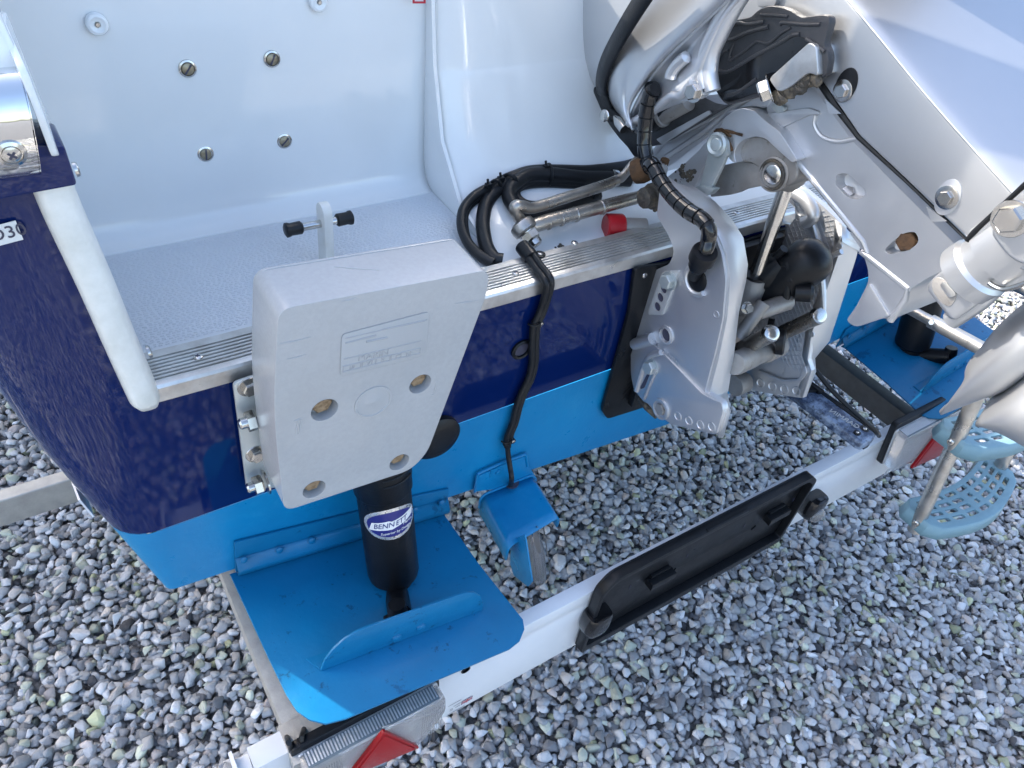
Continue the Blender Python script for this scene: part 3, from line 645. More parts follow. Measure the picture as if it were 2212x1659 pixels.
# ------------------------------------------------------------------ speed sensor under a blue hood
hood = thing('sensor_hood', 'sky blue sensor hood at the foot of the transom with a glossy black blade inside', 'sensor', (.505,-.03,.55))
zt = .562
ta, tb_, tc, td = [at('Y2', x, y, z=zt) for x, y in ((222,600),(722,398),(972,772),(478,1065))]
tc.z -= .004; td.z -= .004
def arch(a, b, drop0, drop1, inset=.012):         # left leg, rounded shoulders, right leg
    u = (b-a).normalized(); pts = [a - Z*drop0, a - Z*drop0*.5, a - Z*inset]
    for k in range(1, 5):
        t = math.pi/2*k/4; pts.append(a + u*(inset*(1-math.cos(t))) - Z*(inset*(1-math.sin(t))))
    for k in range(0, 5):
        t = math.pi/2*k/4; pts.append(b - u*(inset*(1-math.sin(t))) - Z*(inset*(1-math.cos(t))))
    return pts + [b - Z*drop1*.5, b - Z*drop1]
rows = []
for k in range(6):
    t = k/5; a = ta.lerp(td, t); b = tb_.lerp(tc, t); rows.append(arch(a, b, .040 - .006*t, .036-.008*t))
o = fin('hood_shell', loft_bm(rows), ANTI, hood, ang=40); s = o.modifiers.new('sol','SOLIDIFY'); s.thickness = .003; s.offset = -1
hr = [p + Z*.0012 for p in arch(ta, tb_, .03, .02)]; tube('hood_rim', ANTI, hood, hr, .0022, 8)
flp = rnd(ats('Y2', [(152,545),(190,395),(312,345),(420,290),(640,208),(662,310),(735,425),(722,470)], y=-.002), .004)
slab('hood_flange', ANTI, hood, flp, (0,-.004,0), (), .001)
bm = bmesh.new()
for q in (((190,395),(165,560)),((320,345),(312,420)),((640,210),(655,320)),((190,393),(420,288)),((420,288),(640,208))): add_tube(bm, [at('Y2',*q[0],y=-.006), at('Y2',*q[1],y=-.006)], .0022, 8)
fin('flange_rib', bm, ANTI, hood)
lathe('flange_bolt', ANTI, hood, at('Y2',385,372,y=-.006), -Y, [(.0055,0),(.005,.002),(.002,.003)], 14)
for x, y in ((240,735),(340,925)): lathe('hood_rivet', ANTI, hood, at('Y2',x,y,x=ta.x-.001), -X, [(.004,0),(.003,.001)], 12)
yk = td.y + .004
ip = rnd(ats('Y2', [(500,1010),(632,958),(700,1400),(660,1448),(525,1340),(494,1235)], x=td.x+.020), .003)
slab('inner_cheek', ANTI, hood, ip, (.0022,0,0), (), .0006)
xw = td.x + .045
bl = ats('Y2', [(650,950),(760,905),(800,1000),(825,1200),(835,1330),(815,1415),(745,1418),(705,1400),(680,1200)], y=yk+.004)
rows = []
c0 = [at('Y2', x, y, y=yk+.012) for x, y in ((715,905),(722,950),(745,1080),(762,1220),(770,1340),(768,1400),(762,1418))]
wd = [.004,.0085,.0115,.0118,.0112,.0085,.002]
for p, w_ in zip(c0, wd): rows.append([p + V((w_*math.cos(a), -w_*.9*math.sin(a) if math.sin(a) > 0 else .02*abs(math.sin(a)), 0)) for a in [2*math.pi*k/20 for k in range(20)]])
fin('sensor_blade', loft_bm(rows, True), BLADE, hood, ang=60)
bm = bmesh.new(); q = [at('Y2', x, y, y=yk+.006) for x, y in ((632,962),(655,1120),(690,1330),(705,1410))]; add_tube(bm, cat(q,4), .0011, 8)
q = [at('Y2', x, y, y=yk+.006) for x, y in ((805,880),(822,1000),(850,1180),(868,1310),(850,1370),(822,1412))]; add_tube(bm, cat(q,4), .0011, 8)
q = [at('Y2', x, y, y=yk+.006) for x, y in ((632,962),(672,938),(690,925))]; add_tube(bm, q, .0011, 8); q = [at('Y2', x, y, y=yk+.006) for x, y in ((805,880),(760,895),(740,885))]; add_tube(bm, q, .0011, 8)
fin('blade_clip', bm, STEEL, hood)
hc = at('Y2', 503, 470, z=zt+.001); lathe('cable_hole', PRG, hood, hc, Z, [(.0125,-.003),(.0125,.0014)], 24)

cb = thing('sensor_cable', 'twin black sensor cable running from the transom strip down to the blue hood', 'cable', (.5,-.01,.8))
cpts = [at('M', 730, 880, z=.964)] + [at('M', *p, z=.9625) for p in ((770,930),(835,1020),(880,1075))]
cpts += [at('M', 905, 1120, y=-.012), at('M', 908, 1180, y=-.013)] + [at('E', *p, y=-.009) for p in ((1800,330),(1772,400),(1752,440),(1743,520),(1742,600),(1738,690),(1715,780),(1672,870),(1640,960),(1618,1050),(1590,1120),(1576,1180))]
base_ = cat(cpts, 5)
bm = bmesh.new()
for s in (-1, 1): add_tube(bm, [p + V((.0034*s, 0, .0016*s if i < 22 else 0)) for i, p in enumerate(base_)], .0044, 12)
fin('cable_pair', bm, RUB, cb)
lathe('cable_gland', BLK, cb, at('M', 718, 868, z=.962), (cpts[1]-cpts[0]).normalized() if True else X, [(.0098,-.012),(.0102,-.010),(.0102,.012),(.008,.013)], 20)
bm = bmesh.new(); c = at('M', 832, 893, z=.9555); add_lathe(bm, c, Z, [(.0072,0),(.0072,.0018),(.004,.002)], 16); fin('cable_clip', bm, BLK, cb); screw('clip_screw', STEEL, cb, c + Z*.0018, Z, .0035)
for x, y in ((1776,428), (1605,1157)):
    c = at('E', x, y, y=-.006); ob = lathe('cable_clip', BLK, cb, c, -Y, [(.0045,-.004),(.0045,.004)], 12); screw('clip_screw', STEEL, cb, c - Y*.004, -Y, .0034)
    bm = bmesh.new(); q = at('E', x-28, y+4, y=-.012); add_tube(bm, [q + V((.0085*math.cos(a), -.0075*math.sin(a)+.003, .0)) for a in [math.pi*k/10 for k in range(11)]], .0014, 6); fin('clip_strap', bm, BLK, cb)
q = [at('E', 1576, 1180, y=-.009)] + [at('E', *p, y=yy) for p, yy in (((1583,1260),-.012),((1594,1330),-.02),((1603,1400),-.03))] + [hc - Z*.01]
lathe('cable_sleeve', BLK, cb, q[0], q[1]-q[0], [(.0058,-.004),(.006,0),(.0056,.006)], 14); tube('cable_tail', RUB, cb, q, .0040, 12, 5)

# ------------------------------------------------------------------ trailer
trl = thing('boat_trailer', 'galvanised trailer frame under the boat', 'trailer', (.86, .5, .0))
bm = bmesh.new(); e0, e1 = at('G',1385,452,z=.514), at('G',1792,1495,z=.514)
for t in (0,): add_slab(bm, [e0 + Y*.9 + (e0-e1)*0, e1 - Y*.03, e1 + X*.046 - Y*.03, e0 + X*.046 + Y*.9], (0,0,-.045), (), .003)
fin('side_beam', bm, GALV, trl)
bm = bmesh.new(); s0 = at('G',1745,1385,z=.517); box(bm, (s0.x+.024, s0.y-.028, .491), .056, .055, .052, .002); fin('beam_socket', bm, GALV, trl)
bm = bmesh.new(); e0, e1 = at('F',1440,782,z=.50), at('F',2020,1172,z=.50); dx = e1.x-e0.x
add_slab(bm, [e0 + Y*.9, e1 - Y*.02, e1 + X*.034 - Y*.02, e0 + X*.034 + Y*.9], (0,0,-.05), (), .003); fin('dark_beam', bm, DGALV, trl)
yb0 = .444
bm = bmesh.new(); add_slab(bm, rnd([V((-.5, .4265, .42)), V((-.5, .452, .42)), V((-.5,.452,.36)), V((-.5,.4265,.36))], .003), (2.8,0,0), (), .0); fin('cross_beam', bm, GALV, trl)
bm = bmesh.new()
for x, y in ((.35,1.6),(1.37,1.6)): add_lathe(bm, V((x, y, .24)), X, [(.05,-.08),(.22,-.085),(.235,-.06),(.235,.06),(.22,.085),(.05,.08)], 32)
fin('wheel', bm, BLK, trl)
for x in (.3, 1.42):
    bm = bmesh.new(); box(bm, (x, 1.2, .45), .05, 1.7, .07, .004); fin('bunk_rail', bm, GALV, trl)

lb = thing('trailer_board', 'long white trailer lighting board strapped across the back', 'lighting board', (.7,-.22,.42))
YBD = -.205; zt_, zb_ = 1.5-.923*1.0714, 1.5-1.0775*1.0714
bm = bmesh.new(); xl_, xr_ = .075, 1.42
add_slab(bm, [V((xl_,YBD,zb_)), V((xr_,YBD,zb_)), V((xr_,YBD,zt_)), V((xl_,YBD,zt_))], (0,.022,0), [circ(at('H',1475,1048,y=YBD), X, Z, .0062, 20), circ(at('F',1880,1347,y=YBD), X, Z, .0062, 20)], .0016); fin('board_panel', bm, WPLA, lb)
bm = bmesh.new(); add_slab(bm, [V((.033,YBD-.004,zb_-.004)), V((xl_+.014,YBD-.004,zb_-.004)), V((xl_+.014,YBD-.004,zt_+.003)), V((.033,YBD-.004,zt_+.003))], (0,.030,0), (), .002); fin('end_sleeve', bm, WPLA, lb)
bm = bmesh.new(); add_slab(bm, [V((.012,YBD-.010,zb_)), V((.0165,YBD-.010,zb_)), V((.0165,YBD-.010,zt_+.014)), V((.012,YBD-.010,zt_+.014))], (0,.036,0), (), .001); add_slab(bm, [V((.0165,YBD,zb_)), V((.032,YBD,zb_)), V((.032,YBD,zt_)), V((.0165,YBD,zt_))], (0,.020,0), (), .001); fin('end_plate', bm, WPLA, lb)
for x, y in ((1475,1048),): lathe('hole_grommet', BLK, lb, at('H',x,y,y=YBD), -Y, [(.0074,-.002),(.0072,.0012),(.0058,.0012),(.0055,-.004)], 20)
lathe('hole_grommet', BLK, lb, at('F',1880,1347,y=YBD), -Y, [(.0074,-.002),(.0072,.0012),(.0058,.0012),(.0055,-.004)], 20)
# union flag sticker and small print
fo, fu = at('Z8',1965,238,y=YBD-.0006), None
fu = (at('Z8',2005,222,y=YBD)-at('Z8',1930,250,y=YBD)).normalized(); fv = Z
def quad(bm, c, u, v, w_, h_, lift, sk=0):
    c = c + V((0,-lift,0)); vs = [bm.verts.new(c + u*(sx*w_/2) + v*(sy*h_/2)) for sx, sy in ((-1,-1),(1,-1),(1,1),(-1,1))]; bm.faces.new(vs)
bm = bmesh.new(); quad(bm, fo, X, Z, .019, .0115, 0); fl = fin('flag_sticker', bm, PRB, lb, smooth=False)
bm = bmesh.new()
for u_, L_, wd_ in ((X,.019,.004),(Z,.0115,.004)): quad(bm, fo, u_, V((-u_.z,0,u_.x)), L_, wd_, .0002)
for s in (1,-1): d = V((.019,0,.0115*s)).normalized(); quad(bm, fo, d, V((-d.z,0,d.x)), .0195, .0022, .00015)
fin('flag_white', bm, PRW, fl, smooth=False)
bm = bmesh.new()
for u_, L_, wd_ in ((X,.019,.0023),(Z,.0115,.0023)): quad(bm, fo, u_, V((-u_.z,0,u_.x)), L_, wd_, .0004)
for s in (1,-1): d = V((.019,0,.0115*s)).normalized(); quad(bm, fo, d, V((-d.z,0,d.x)), .0195, .0008, .0003)
fin('flag_red', bm, PRR, fl, smooth=False)
bm = bmesh.new()
for k, (x, y, L_) in enumerate(((1860,262,.022),(1880,275,.012),(1885,290,.008),(1870,325,.03),(1830,315,.005),(1830,325,.006))): quad(bm, at('Z8',x,y,y=YBD-.0006), X, Z, L_, .0012, 0)
fin('small_print', bm, PRG, lb, smooth=False)
# black cords lashing the board
cd_ = thing('lashing_cord', 'black elastic cord looped over the white board beside the left lamp', 'cord', (.09,-.24,.57))
for q in ([(395,560),(410,600),(432,660),(455,760),(462,860)], [(545,490),(525,560),(520,640),(490,720),(470,800),(462,870)]):
    pp = [at('Z8',*q[0],z=zt_+.004)] + [at('Z8',*p,y=YBD-.005) for p in q[1:]]
    tube('cord_strand', RUB, cd_, pp, .0034, 10, 4)

# ------------------------------------------------------------------ tail lamps
def lamp(label, front, top_in, tri, loc, tick):
    t = thing('tail_lamp', label, 'tail lamp', loc, 'tail lamps of the trailer board')
    fz = [V((p.x, YBD-.001, p.z)) for p in front]; c = sum(front, V())/len(front)
    back = [V((c.x+(p.x-c.x)*1.04, YBD-.0005, c.z+(p.z-c.z)*1.05 + (.011 if p.z > c.z else 0))) for p in front]
    slab('lamp_base', BLK, t, rnd(back, .012, 5), (0,-.012,0), (), .002)
    body = rnd([V((p.x, YBD-.013, p.z)) for p in front], .010, 5)
    slab('lamp_reflector', REFL, t, rnd([V((p.x, YBD-.0128, p.z)) for p in front], .010, 5), (0,-.004,0), (), .001)
    body = [V((p.x, YBD-.0172, p.z)) for p in body]
    lens = slab('lamp_lens', LENSC, t, body, (0,-.022,0), (), .004, 3)
    a, b = top_in; add_ = [a + V((0,0,.0024)), b + V((0,0,.0024)), b + V((0,-.021,.0024)), a + V((0,-.021,.0024))]; slab('lens_edge', PRISM, lens, [p + V((0,-.003,0)) for p in add_], (0,0,.0010), (), 0)
    bm = bmesh.new(); n = 44
    for k in range(n):
        p = a.lerp(b, (k+.5)/n); w_ = (b-a).length/n
        add_slab(bm, [p+V((-w_*.24,-.004,.003)), p+V((w_*.24,-.004,.003)), p+V((w_*.24,-.004,.0042)), p+V((-w_*.24,-.004,.0042))], (0,-.017,0))
    o = fin('lens_prism', bm, REFL, lens, smooth=False); o['kind'] = 'stuff'
    yf = YBD-.0395
    tr = slab('red_reflector', LENSR, t, rnd([V((p.x, yf, p.z)) for p in tri], .006, 4), (0,-.006,0), (), .0022)
    cc = sum(tri, V())/3
    slab('reflector_face', LENSR, tr, rnd([V((cc.x+(p.x-cc.x)*.86, yf-.006, cc.z+(p.z-cc.z)*.86)) for p in tri], .005, 4), (0,-.0012,0), (), .0006)
    bm = bmesh.new()
    for (p, q) in tick: add_tube(bm, [V((p.x,yf,p.z)), V((q.x,yf,q.z))], .0011, 6)
    fin('lens_seam', bm, LENSC, lens)
    bm = bmesh.new()
    lo = min(p.x for p in front); hi = max(p.x for p in front); zlo = min(p.z for p in front); zhi = max(p.z for p in front)
    k = lo + .006
    while k < hi-.006:
        if not (min(p.x for p in tri)-.002 < k < max(p.x for p in tri)+.002): add_slab(bm, [V((k-.0006,yf,zlo+.014)), V((k+.0006,yf,zlo+.014)), V((k+.0006,yf,zhi-.014)), V((k-.0006,yf,zhi-.014))], (0,-.0006,0))
        k += .0032
    o = fin('lens_flute', bm, LENSC, lens, smooth=False); o['kind'] = 'stuff'
    return t
yl_ = YBD-.039
fr = [at('Z8',1790,205,y=yl_), at('Z8',1782,470,y=yl_)]
zhi, zlo = fr[0].z, fr[1].z; zlo = zhi - .105
xR = at('Z8',1792,300,y=yl_).x; xL = at('Z8',530,822,y=yl_).x
front = [V((xL,0,zhi-.002)), V((xR-.004,0,zhi)), V((xR,0,zhi-.045)), V((xR-.03,0,zlo)), V((xL,0,zlo))]
tri = [at('Z8',1240,498,y=yl_-.004), at('Z8',1552,640,y=yl_-.004), at('Z8',960,850,y=yl_-.004)]
tri = [tri[0], tri[1], V((tri[0].x-.075, 0, tri[1].z-.006)) if False else at('Z8',925,900,y=yl_-.004)]
lamp('clear tail lamp with a red triangle at the left end of the white board', front, (V((xL+.008,YBD-.013,zhi-.003)), V((xR-.012,YBD-.013,zhi-.003))), tri, (.2,-.24,.48), [(V((xR-.012,0,zhi-.02)), tri[1]), (V((xR-.01,0,zhi-.035)), tri[0])])
f2 = ats('Z7', [(285,545),(840,255),(900,620),(650,640),(150,862)], y=yl_)
z2h = f2[0].z; x2l = f2[0].x
w2 = xR - xL
front2 = [V((x2l,0,z2h)), V((x2l+w2,0,z2h)), V((x2l+w2,0,z2h-.105)), V((x2l-.002,0,z2h-.100))]
front2[3] = at('Z7',150,860,y=yl_); front2[2].z = front2[3].z
tri2 = [at('Z7',316,818,y=yl_-.004), at('Z7',650,392,y=yl_-.004), at('Z7',700,640,y=yl_-.004)]
lamp('clear tail lamp with a red triangle behind the boarding ladder at the right end', front2, (front2[0]+V((.008,YBD-.013,-.003)), front2[1]+V((-.012,YBD-.013,-.003))), tri2, (x2l+.1,-.24,.48), [(tri2[0], tri2[1])])

# ------------------------------------------------------------------ number plate holder
nh = thing('plate_holder', 'empty black number plate holder on the middle of the white board', 'plate holder', (.78,-.24,.44))
yh = YBD - .003
out = ats('Y3', [(232,905),(262,765),(335,705),(1890,-105),(1945,-60),(1960,100),(1815,320),(330,1185),(300,1000)], y=yh-.018)
z_top = at('Y3',1000,350,y=yh-.018).z - .012; z_bot = at('Y3',1000,795,y=yh-.018).z
xL2, xR2 = at('Y3',250,850,y=yh-.018).x, at('Y3',1930,60,y=yh-.018).x
op = rnd([V((xL2,yh,z_bot)), V((xR2-.004,yh,z_bot)), V((xR2,yh,z_top-.02)), V((xR2-.02,yh,z_top)), V((xL2+.02,yh,z_top)), V((xL2,yh,z_top-.025))], [.006,.006,.01,.01,.012,.012], 4)
cen = sum(op, V())/len(op)
inn = [V((cen.x+(p.x-cen.x)*.972, p.y, cen.z+(p.z-cen.z)*.86)) for p in op]
slab('holder_back', BLK, nh, op, (0,-.003,0), [circ(at('Y3',835,612,y=yh), X, Z, .006, 16), circ(at('Y3',1500,258,y=yh), X, Z, .006, 16)], .0008)
slab('holder_rim', BLK, nh, [p + V((0,-.0032,0)) for p in op], (0,-.0145,0), [[p + V((0,-.0032,0)) for p in inn]], .0018)
bm = bmesh.new()
lipz = z_bot + .004
for a, b in ((.10,.42),(.50,.93)):
    add_slab(bm, rnd([V((xL2+(xR2-xL2)*a, yh-.012, lipz)), V((xL2+(xR2-xL2)*b, yh-.012, lipz)), V((xL2+(xR2-xL2)*b, yh-.012, lipz+.013)), V((xL2+(xR2-xL2)*a, yh-.012, lipz+.013))], .003), (0,-.006,0), (), .001)
fin('plate_lip', bm, BLK, nh)
bm = bmesh.new(); add_slab(bm, [V((xL2+(xR2-xL2)*.43, yh-.012, z_top-.003)), V((xL2+(xR2-xL2)*.62, yh-.012, z_top-.003)), V((xL2+(xR2-xL2)*.62, yh-.012, z_top+.002)), V((xL2+(xR2-xL2)*.43, yh-.012, z_top+.002))], (0,-.006,0), (), .001); fin('top_catch', bm, BLK, nh)
for x, y in ((740,670),(1705,145)):
    c = at('Y3', x, y, y=yh-.010); bm = bmesh.new(); box(bm, (c.x, yh-.012, c.z-.004), .052, .016, .017, .003); box(bm, (c.x, yh-.006, c.z+.007), .040, .006, .006, .002); fin('plate_clip', bm, BLK, nh)
bm = bmesh.new()
for x, y in ((960,500),(485,760),(880,765),(420,1025),(1435,250),(1345,510),(1840,35),(1735,300)):
    c = at('Y3', x, y, y=yh-.0035); add_slab(bm, [c+V((-.0009,0,-.005)), c+V((.0009,0,-.005)), c+V((.0009,0,.005)), c+V((-.0009,0,.005))], (0,-.0006,0))
fin('drain_slot', bm, PRG, nh, smooth=False)
for nm, x, y, mirr in (('light_housing', 195, 1050, 1), ('light_housing', 1990, 95, -1)):
    c = at('Y3', x, y, y=yh-.012); rows = []
    for k, (dz, sx) in enumerate(((.036,.012),(.035,.020),(.028,.0225),(.012,.0235),(-.005,.0235),(-.018,.021),(-.025,.014),(-.026,.004))):
        rows.append([V((c.x + sx*math.copysign(abs(math.cos(a))**.6, math.cos(a)), yh - .012 + .018*math.copysign(abs(math.sin(a))**.6, math.sin(a))*(sx/.0235)**.5, c.z + dz*.85)) for a in [2*math.pi*j/20 for j in range(20)]])
    bm = loft_bm(rows, True); bm.faces.new(list(bm.verts)[:20][::-1]); h = fin(nm, bm, GBLK, nh, ang=50)
    if mirr < 0:
        lathe('light_lens', LENSC, h, V((c.x, yh-.027, c.z-.006)), V((-.25,-1,-.1)), [(.0165,0),(.016,.006),(.012,.010),(.004,.012)], 24)

# ------------------------------------------------------------------ sonar transducer under the motor
snr = thing('sonar_transducer', 'worn long sonar transducer below the motor clamp over the gravel', 'transducer', (1.11,-.15,.6))
zz = .63
q0, q1, q2 = at('Y5',720,250,z=zz), at('Y5',1690,960,z=zz), at('Y5',1452,1082,z=zz)
ds = (q0-q1).normalized(); ws = q2 - q1; ws = ws - ds*ws.dot(ds); wl = ws.length; ws.normalize(); Ln = .27
prof = [(0,.0),(.0,-.016),(.25,-.019),(.8,-.017),(1,-.012),(1.02,.0),(.95,.004),(.5,.008),(.08,.006)]
rows = []
for t, s in ((0,.6),(.01,.9),(.03,1),(.4,1),(.6,1),(.62,1),(Ln/Ln,1)):
    rows.append([q1 + ds*(Ln*t) + ws*(wl*.5 + (a-.5)*wl*s) + Z*(h*s - .006) for a, h in prof])
bm = loft_bm(rows, True); bm.faces.new(list(bm.verts)[:len(prof)]); SONM = M('worn_blue_black_plastic', (.03,.05,.10), .28, var=(55,(.22,.28,.38),.42,.62), dirt=[(140,(.010,.011,.013),.52,.66,.9)], bump=[(200,.0005)])
fin('transducer_body', bm, SONM, snr, ang=40)
bm = bmesh.new(); add_slab(bm, [q1 + ds*(Ln*.45) + ws*(wl*.15) + Z*.001, q1 + ds*Ln + ws*(wl*.15) + Z*.001, q1 + ds*Ln + ws*(wl*.85) + Z*.003, q1 + ds*(Ln*.5) + ws*(wl*.85) + Z*.001], Z*.006, (), .002)
add_slab(bm, [q1 + ds*(Ln*.42) + ws*(wl*.05) + Z*.001, q1 + ds*Ln + ws*(wl*.05) + Z*.001, q1 + ds*Ln + ws*(wl*.25), q1 + ds*(Ln*.44) + ws*(wl*.25)], Z*.010, (), .003); fin('transducer_mount', bm, BLK, snr)
cw = (at('Y5',1015,645,z=zz)+at('Y5',1365,850,z=zz))/2
text('moulded_name', 'GARMIN', EMB, snr, V((cw.x,cw.y,zz+.0022)), (at('Y5',1030,655,z=zz)-at('Y5',1350,850,z=zz)), ws*-1 if ws.cross(ds).z < 0 else -ws, .0145, .0006)
for x, y, r in ((1490,880,.006),(1385,935,.0045)):
    c = at('Y5',x,y,z=zz+.001); ob = lathe('screw_well', BLK, snr, c, Z, [(r*1.3,-.002),(r*1.3,.001),(r,.0012)], 18); screw('well_screw', STEEL, snr, c + Z*.0012, Z, r*.62)
lg = [at('Y5',400,420,z=.545), at('Y5',1000,880,z=.545), at('Y5',1470,1190,z=.545)]
bm = bmesh.new(); add_slab(bm, [lg[0], lg[2], lg[2]+V((.012,0,0)), lg[0]+V((.012,0,0))], (0,0,.05), (), .003); fin('transducer_keel', bm, BLK, snr)
tcab = tag(tube('transducer_cable', RUB, None, [at('Y5',780,30,z=.66), at('Y5',1000,300,z=.645), at('Y5',1300,600,z=.63), at('Y5',1640,900,z=.60), at('Y5',1700,980,z=.55)], .0042, 12, 6), 'thin black cable beside the long sonar transducer', 'cable')

# ------------------------------------------------------------------ boarding ladder
ld = thing('boarding_ladder', 'stainless boarding ladder with pale blue steps hanging at the right', 'ladder', (1.34,-.33,.45))
XL, XR = 1.215, 1.48
def lp(k, x, y, xx): return at(k, x, y, x=xx)
lb0, lb1 = lp('Z7',355,1395,XL), lp('Z7',920,180,XL)
rb0 = V((XR, lb0.y, lb0.z)); ldir = (lb1-lb0).normalized()
a0, a1 = lp('J',590,262,XL), lp('J',1010,492,XL)
for xx, d in ((XL, 0), (XR, XR-XL)):
    o = V((d,0,0))
    tube('ladder_leg', LEG, ld, [lb0 + o, lb0 + o + ldir*.16, lb0 + o + ldir*.42], .0125, 20)
    a = a0 + o; b = a1 + o
    tube('arm_inner', LEG, ld, [a + (a-b).normalized()*.05, a.lerp(b, .45)], .0085, 16); tube('arm_outer', LEG, ld, [a.lerp(b, .40), b + (b-a).normalized()*.02], .0115, 18)
    sd_ = V((-1,0,0)) if d == 0 else V((1,0,0))
    screw('leg_bolt', STEEL, ld, lb0 + o + ldir*.028 + V((-.0122,-.002,0)), V((-1,-.3,.2)), .0050, .0066)
    screw('leg_bolt', STEEL, ld, lp('Z7',737,545,XL) + o + V((-.0122,0,0)), V((-1,-.3,.2)), .0050, .0066)
    bolt('arm_bolt', STEEL, ld, a.lerp(b,.44) + V((-.010,0,.004)), V((-1,-.2,.4)), .005, .004)
def step(c0, name):
    # a crescent tread between the legs, pierced with rows of slots
    Lx = XR - XL; o = c0; uy = V((0,-1,0)); n = 26
    def front(t): return .040 + .030*math.sin(math.pi*t)
    def backc(t): return -.036 + .022*math.sin(math.pi*t)
    outer = [o + X*(Lx*k/n*1.0) + uy*backc(k/n) for k in range(n+1)]
    outer = [o + X*(-.008) + uy*(-.02)] + outer[1:-1] + [o + X*(Lx+.008) + uy*(-.02)] + [o + X*(Lx+.008) + uy*.024] + [o + X*(Lx*(1-k/n)) + uy*front(1-k/n) for k in range(1, n)] + [o + X*(-.008) + uy*.024]
    holes = []
    for r, fr_ in enumerate((.17,.37,.56,.76)):
        for k in range(7):
            if r in (1,2) and k == 3: t0_, t1_ = .48,.52
            else: t0_, t1_ = .055 + k*.13, .055 + k*.13 + .098
            q = lambda t, f: o + X*(Lx*t) + uy*(backc(t) + (front(t)-backc(t))*f)
            hh = .055; holes.append(rnd([q(t0_, fr_-hh), q((t0_+t1_)/2, fr_-hh), q(t1_, fr_-hh), q(t1_, fr_+hh), q((t0_+t1_)/2, fr_+hh), q(t0_, fr_+hh)], .004, 3))
    tr = slab(name, STEP, ld, outer, (0,0,-.006), holes, .0012)
    bm = bmesh.new(); N = len(outer); cc = sum(outer, V())/N
    rows = [[p for p in outer], [V((cc.x+(p.x-cc.x)*1.012, cc.y+(p.y-cc.y)*1.02, p.z-.012)) for p in outer], [V((cc.x+(p.x-cc.x)*1.03, cc.y+(p.y-cc.y)*1.08, p.z-.030)) for p in outer]]
    ob = fin('tread_skirt', loft_bm(rows, True), STEP, tr, ang=40); s = ob.modifiers.new('sol','SOLIDIFY'); s.thickness = .003; s.offset = -1
    return tr
s1 = lb0 + ldir*.030; step(V((XL, s1.y+.004, s1.z+.012)), 'tread')
q = lp('Z7',737,545,XL); step(V((XL, q.y+.004, q.z+.012)), 'tread')
# ------------------------------------------------------------------ the outboard motor, tilted up
ob_ = thing('outboard_motor', 'big silver outboard motor tilted up on the transom', 'outboard motor', (.85,-.05,.7))
XP = .700
def mk(lst, **kw):
    out = []
    for k, pts in lst: out += ats(k, pts, **kw)
    return out
# port clamp bracket
def add_hole_ring(name, par, c, r, mt=PRG, depth=.004, ax=-X):
    return lathe(name, mt, par, c, ax, [(r,-depth),(r,.0006),(r*.2,.0006)], 20)
po = mk([('L',[(232,435),(215,560),(190,770),(240,855),(300,960),(335,1050),(335,1110),(300,1195),(180,1245)]),
         ('Z6',[(250,250),(200,400),(100,690),(75,790),(75,1050),(100,1180),(190,1290),(310,1400),(430,1485),(820,1577),(885,1362),(862,1290),(715,1205),(800,900),(876,560)]),
         ('L',[(790,1330),(755,1100),(680,900),(520,690),(350,520)])], x=XP)
h_gr = at('Z6',655,225,x=XP); h_pin = at('Z6',385,705,x=XP)
pc_ = slab('clamp_bracket', SILV, ob_, rnd(po, .006, 3), (.010,0,0), [circ(h_gr, Y, Z, .0165, 24), circ(h_pin, Y, Z, .0095, 20)], .003, 3)
pc_['label'] = 'near clamp bracket with a perforated adjusting strip'
fi = mk([('L',[(232,435),(350,520),(520,690),(680,900),(755,1100),(790,1330)]),('Z6',[(885,440),(876,560),(800,900),(715,1205),(862,1290),(885,1362),(820,1577)])], x=XP+.001)
fo_ = mk([('L',[(430,500),(560,560),(700,650),(850,810),(945,965),(985,1200)]),('Z6',[(1080,240),(1018,510),(975,880),(925,1188),(918,1212),(942,1338),(882,1560)])], x=.748)
rows = []
for a, b in zip(fi, fo_):
    n = V((0,-1,.2)); rows.append([a + X*.002, a.lerp(b,.12) + V((-.002,-.006,.0)), a.lerp(b,.3) + V((0,-.008,.0)), a.lerp(b,.62) + V((0,-.006,0)), b, b + V((.002,.016,0))])
o = fin('clamp_flange', loft_bm(rows), SILV, pc_, ang=45); s = o.modifiers.new('sol','SOLIDIFY'); s.thickness = .004
low = mk([('Z6',[(85,812),(268,785),(350,862),(520,1035),(690,1212),(800,1275),(866,1296),(880,1365),(822,1570),(430,1478),(195,1285),(104,1178),(80,1050)])], x=XP-.0045)
slab('lower_pad', SILV, pc_, rnd(low,.004,3), (.005,0,0), (), .0022)
st_ = mk([('Z6',[(345,158),(492,146),(350,534),(228,530),(222,505)])], x=XP-.0035)
ah = [circ(at('Z6',x,y,x=XP-.0035), Y, Z, .0066, 16) for x, y in ((358,305),(328,380),(303,460))]
asd = slab('adjusting_strip', STRIP, pc_, rnd(st_,.004,3), (.0037,0,0), ah, .0008)
for x, y in ((358,305),(328,380),(303,460)): add_hole_ring('strip_hole', pc_, at('Z6',x,y,x=XP-.0006), .0066)
for x, y in ((410,235),(258,985)): bolt('clamp_bolt', ZINC, pc_, at('Z6',x,y,x=XP-.0045), V((-1,-.05,.1)), .0105, .009, .0135)
p1, p2 = at('Z6',110,785,x=XP-.004), at('Z6',268,738,x=XP-.004); tube('cross_boss', SILV, pc_, [p1, p2], .0088, 20); lathe('boss_end', SILV, pc_, p1, p1-p2, [(.0086,0),(.0086,.001),(.003,.0013)], 20)
sl_f = cat(mk([('Z6',[(125,1190),(175,1020),(215,925),(265,875),(340,858)])], x=XP-.005), 5); tube('slot_rib', SILV, pc_, sl_f, .0045, 10)
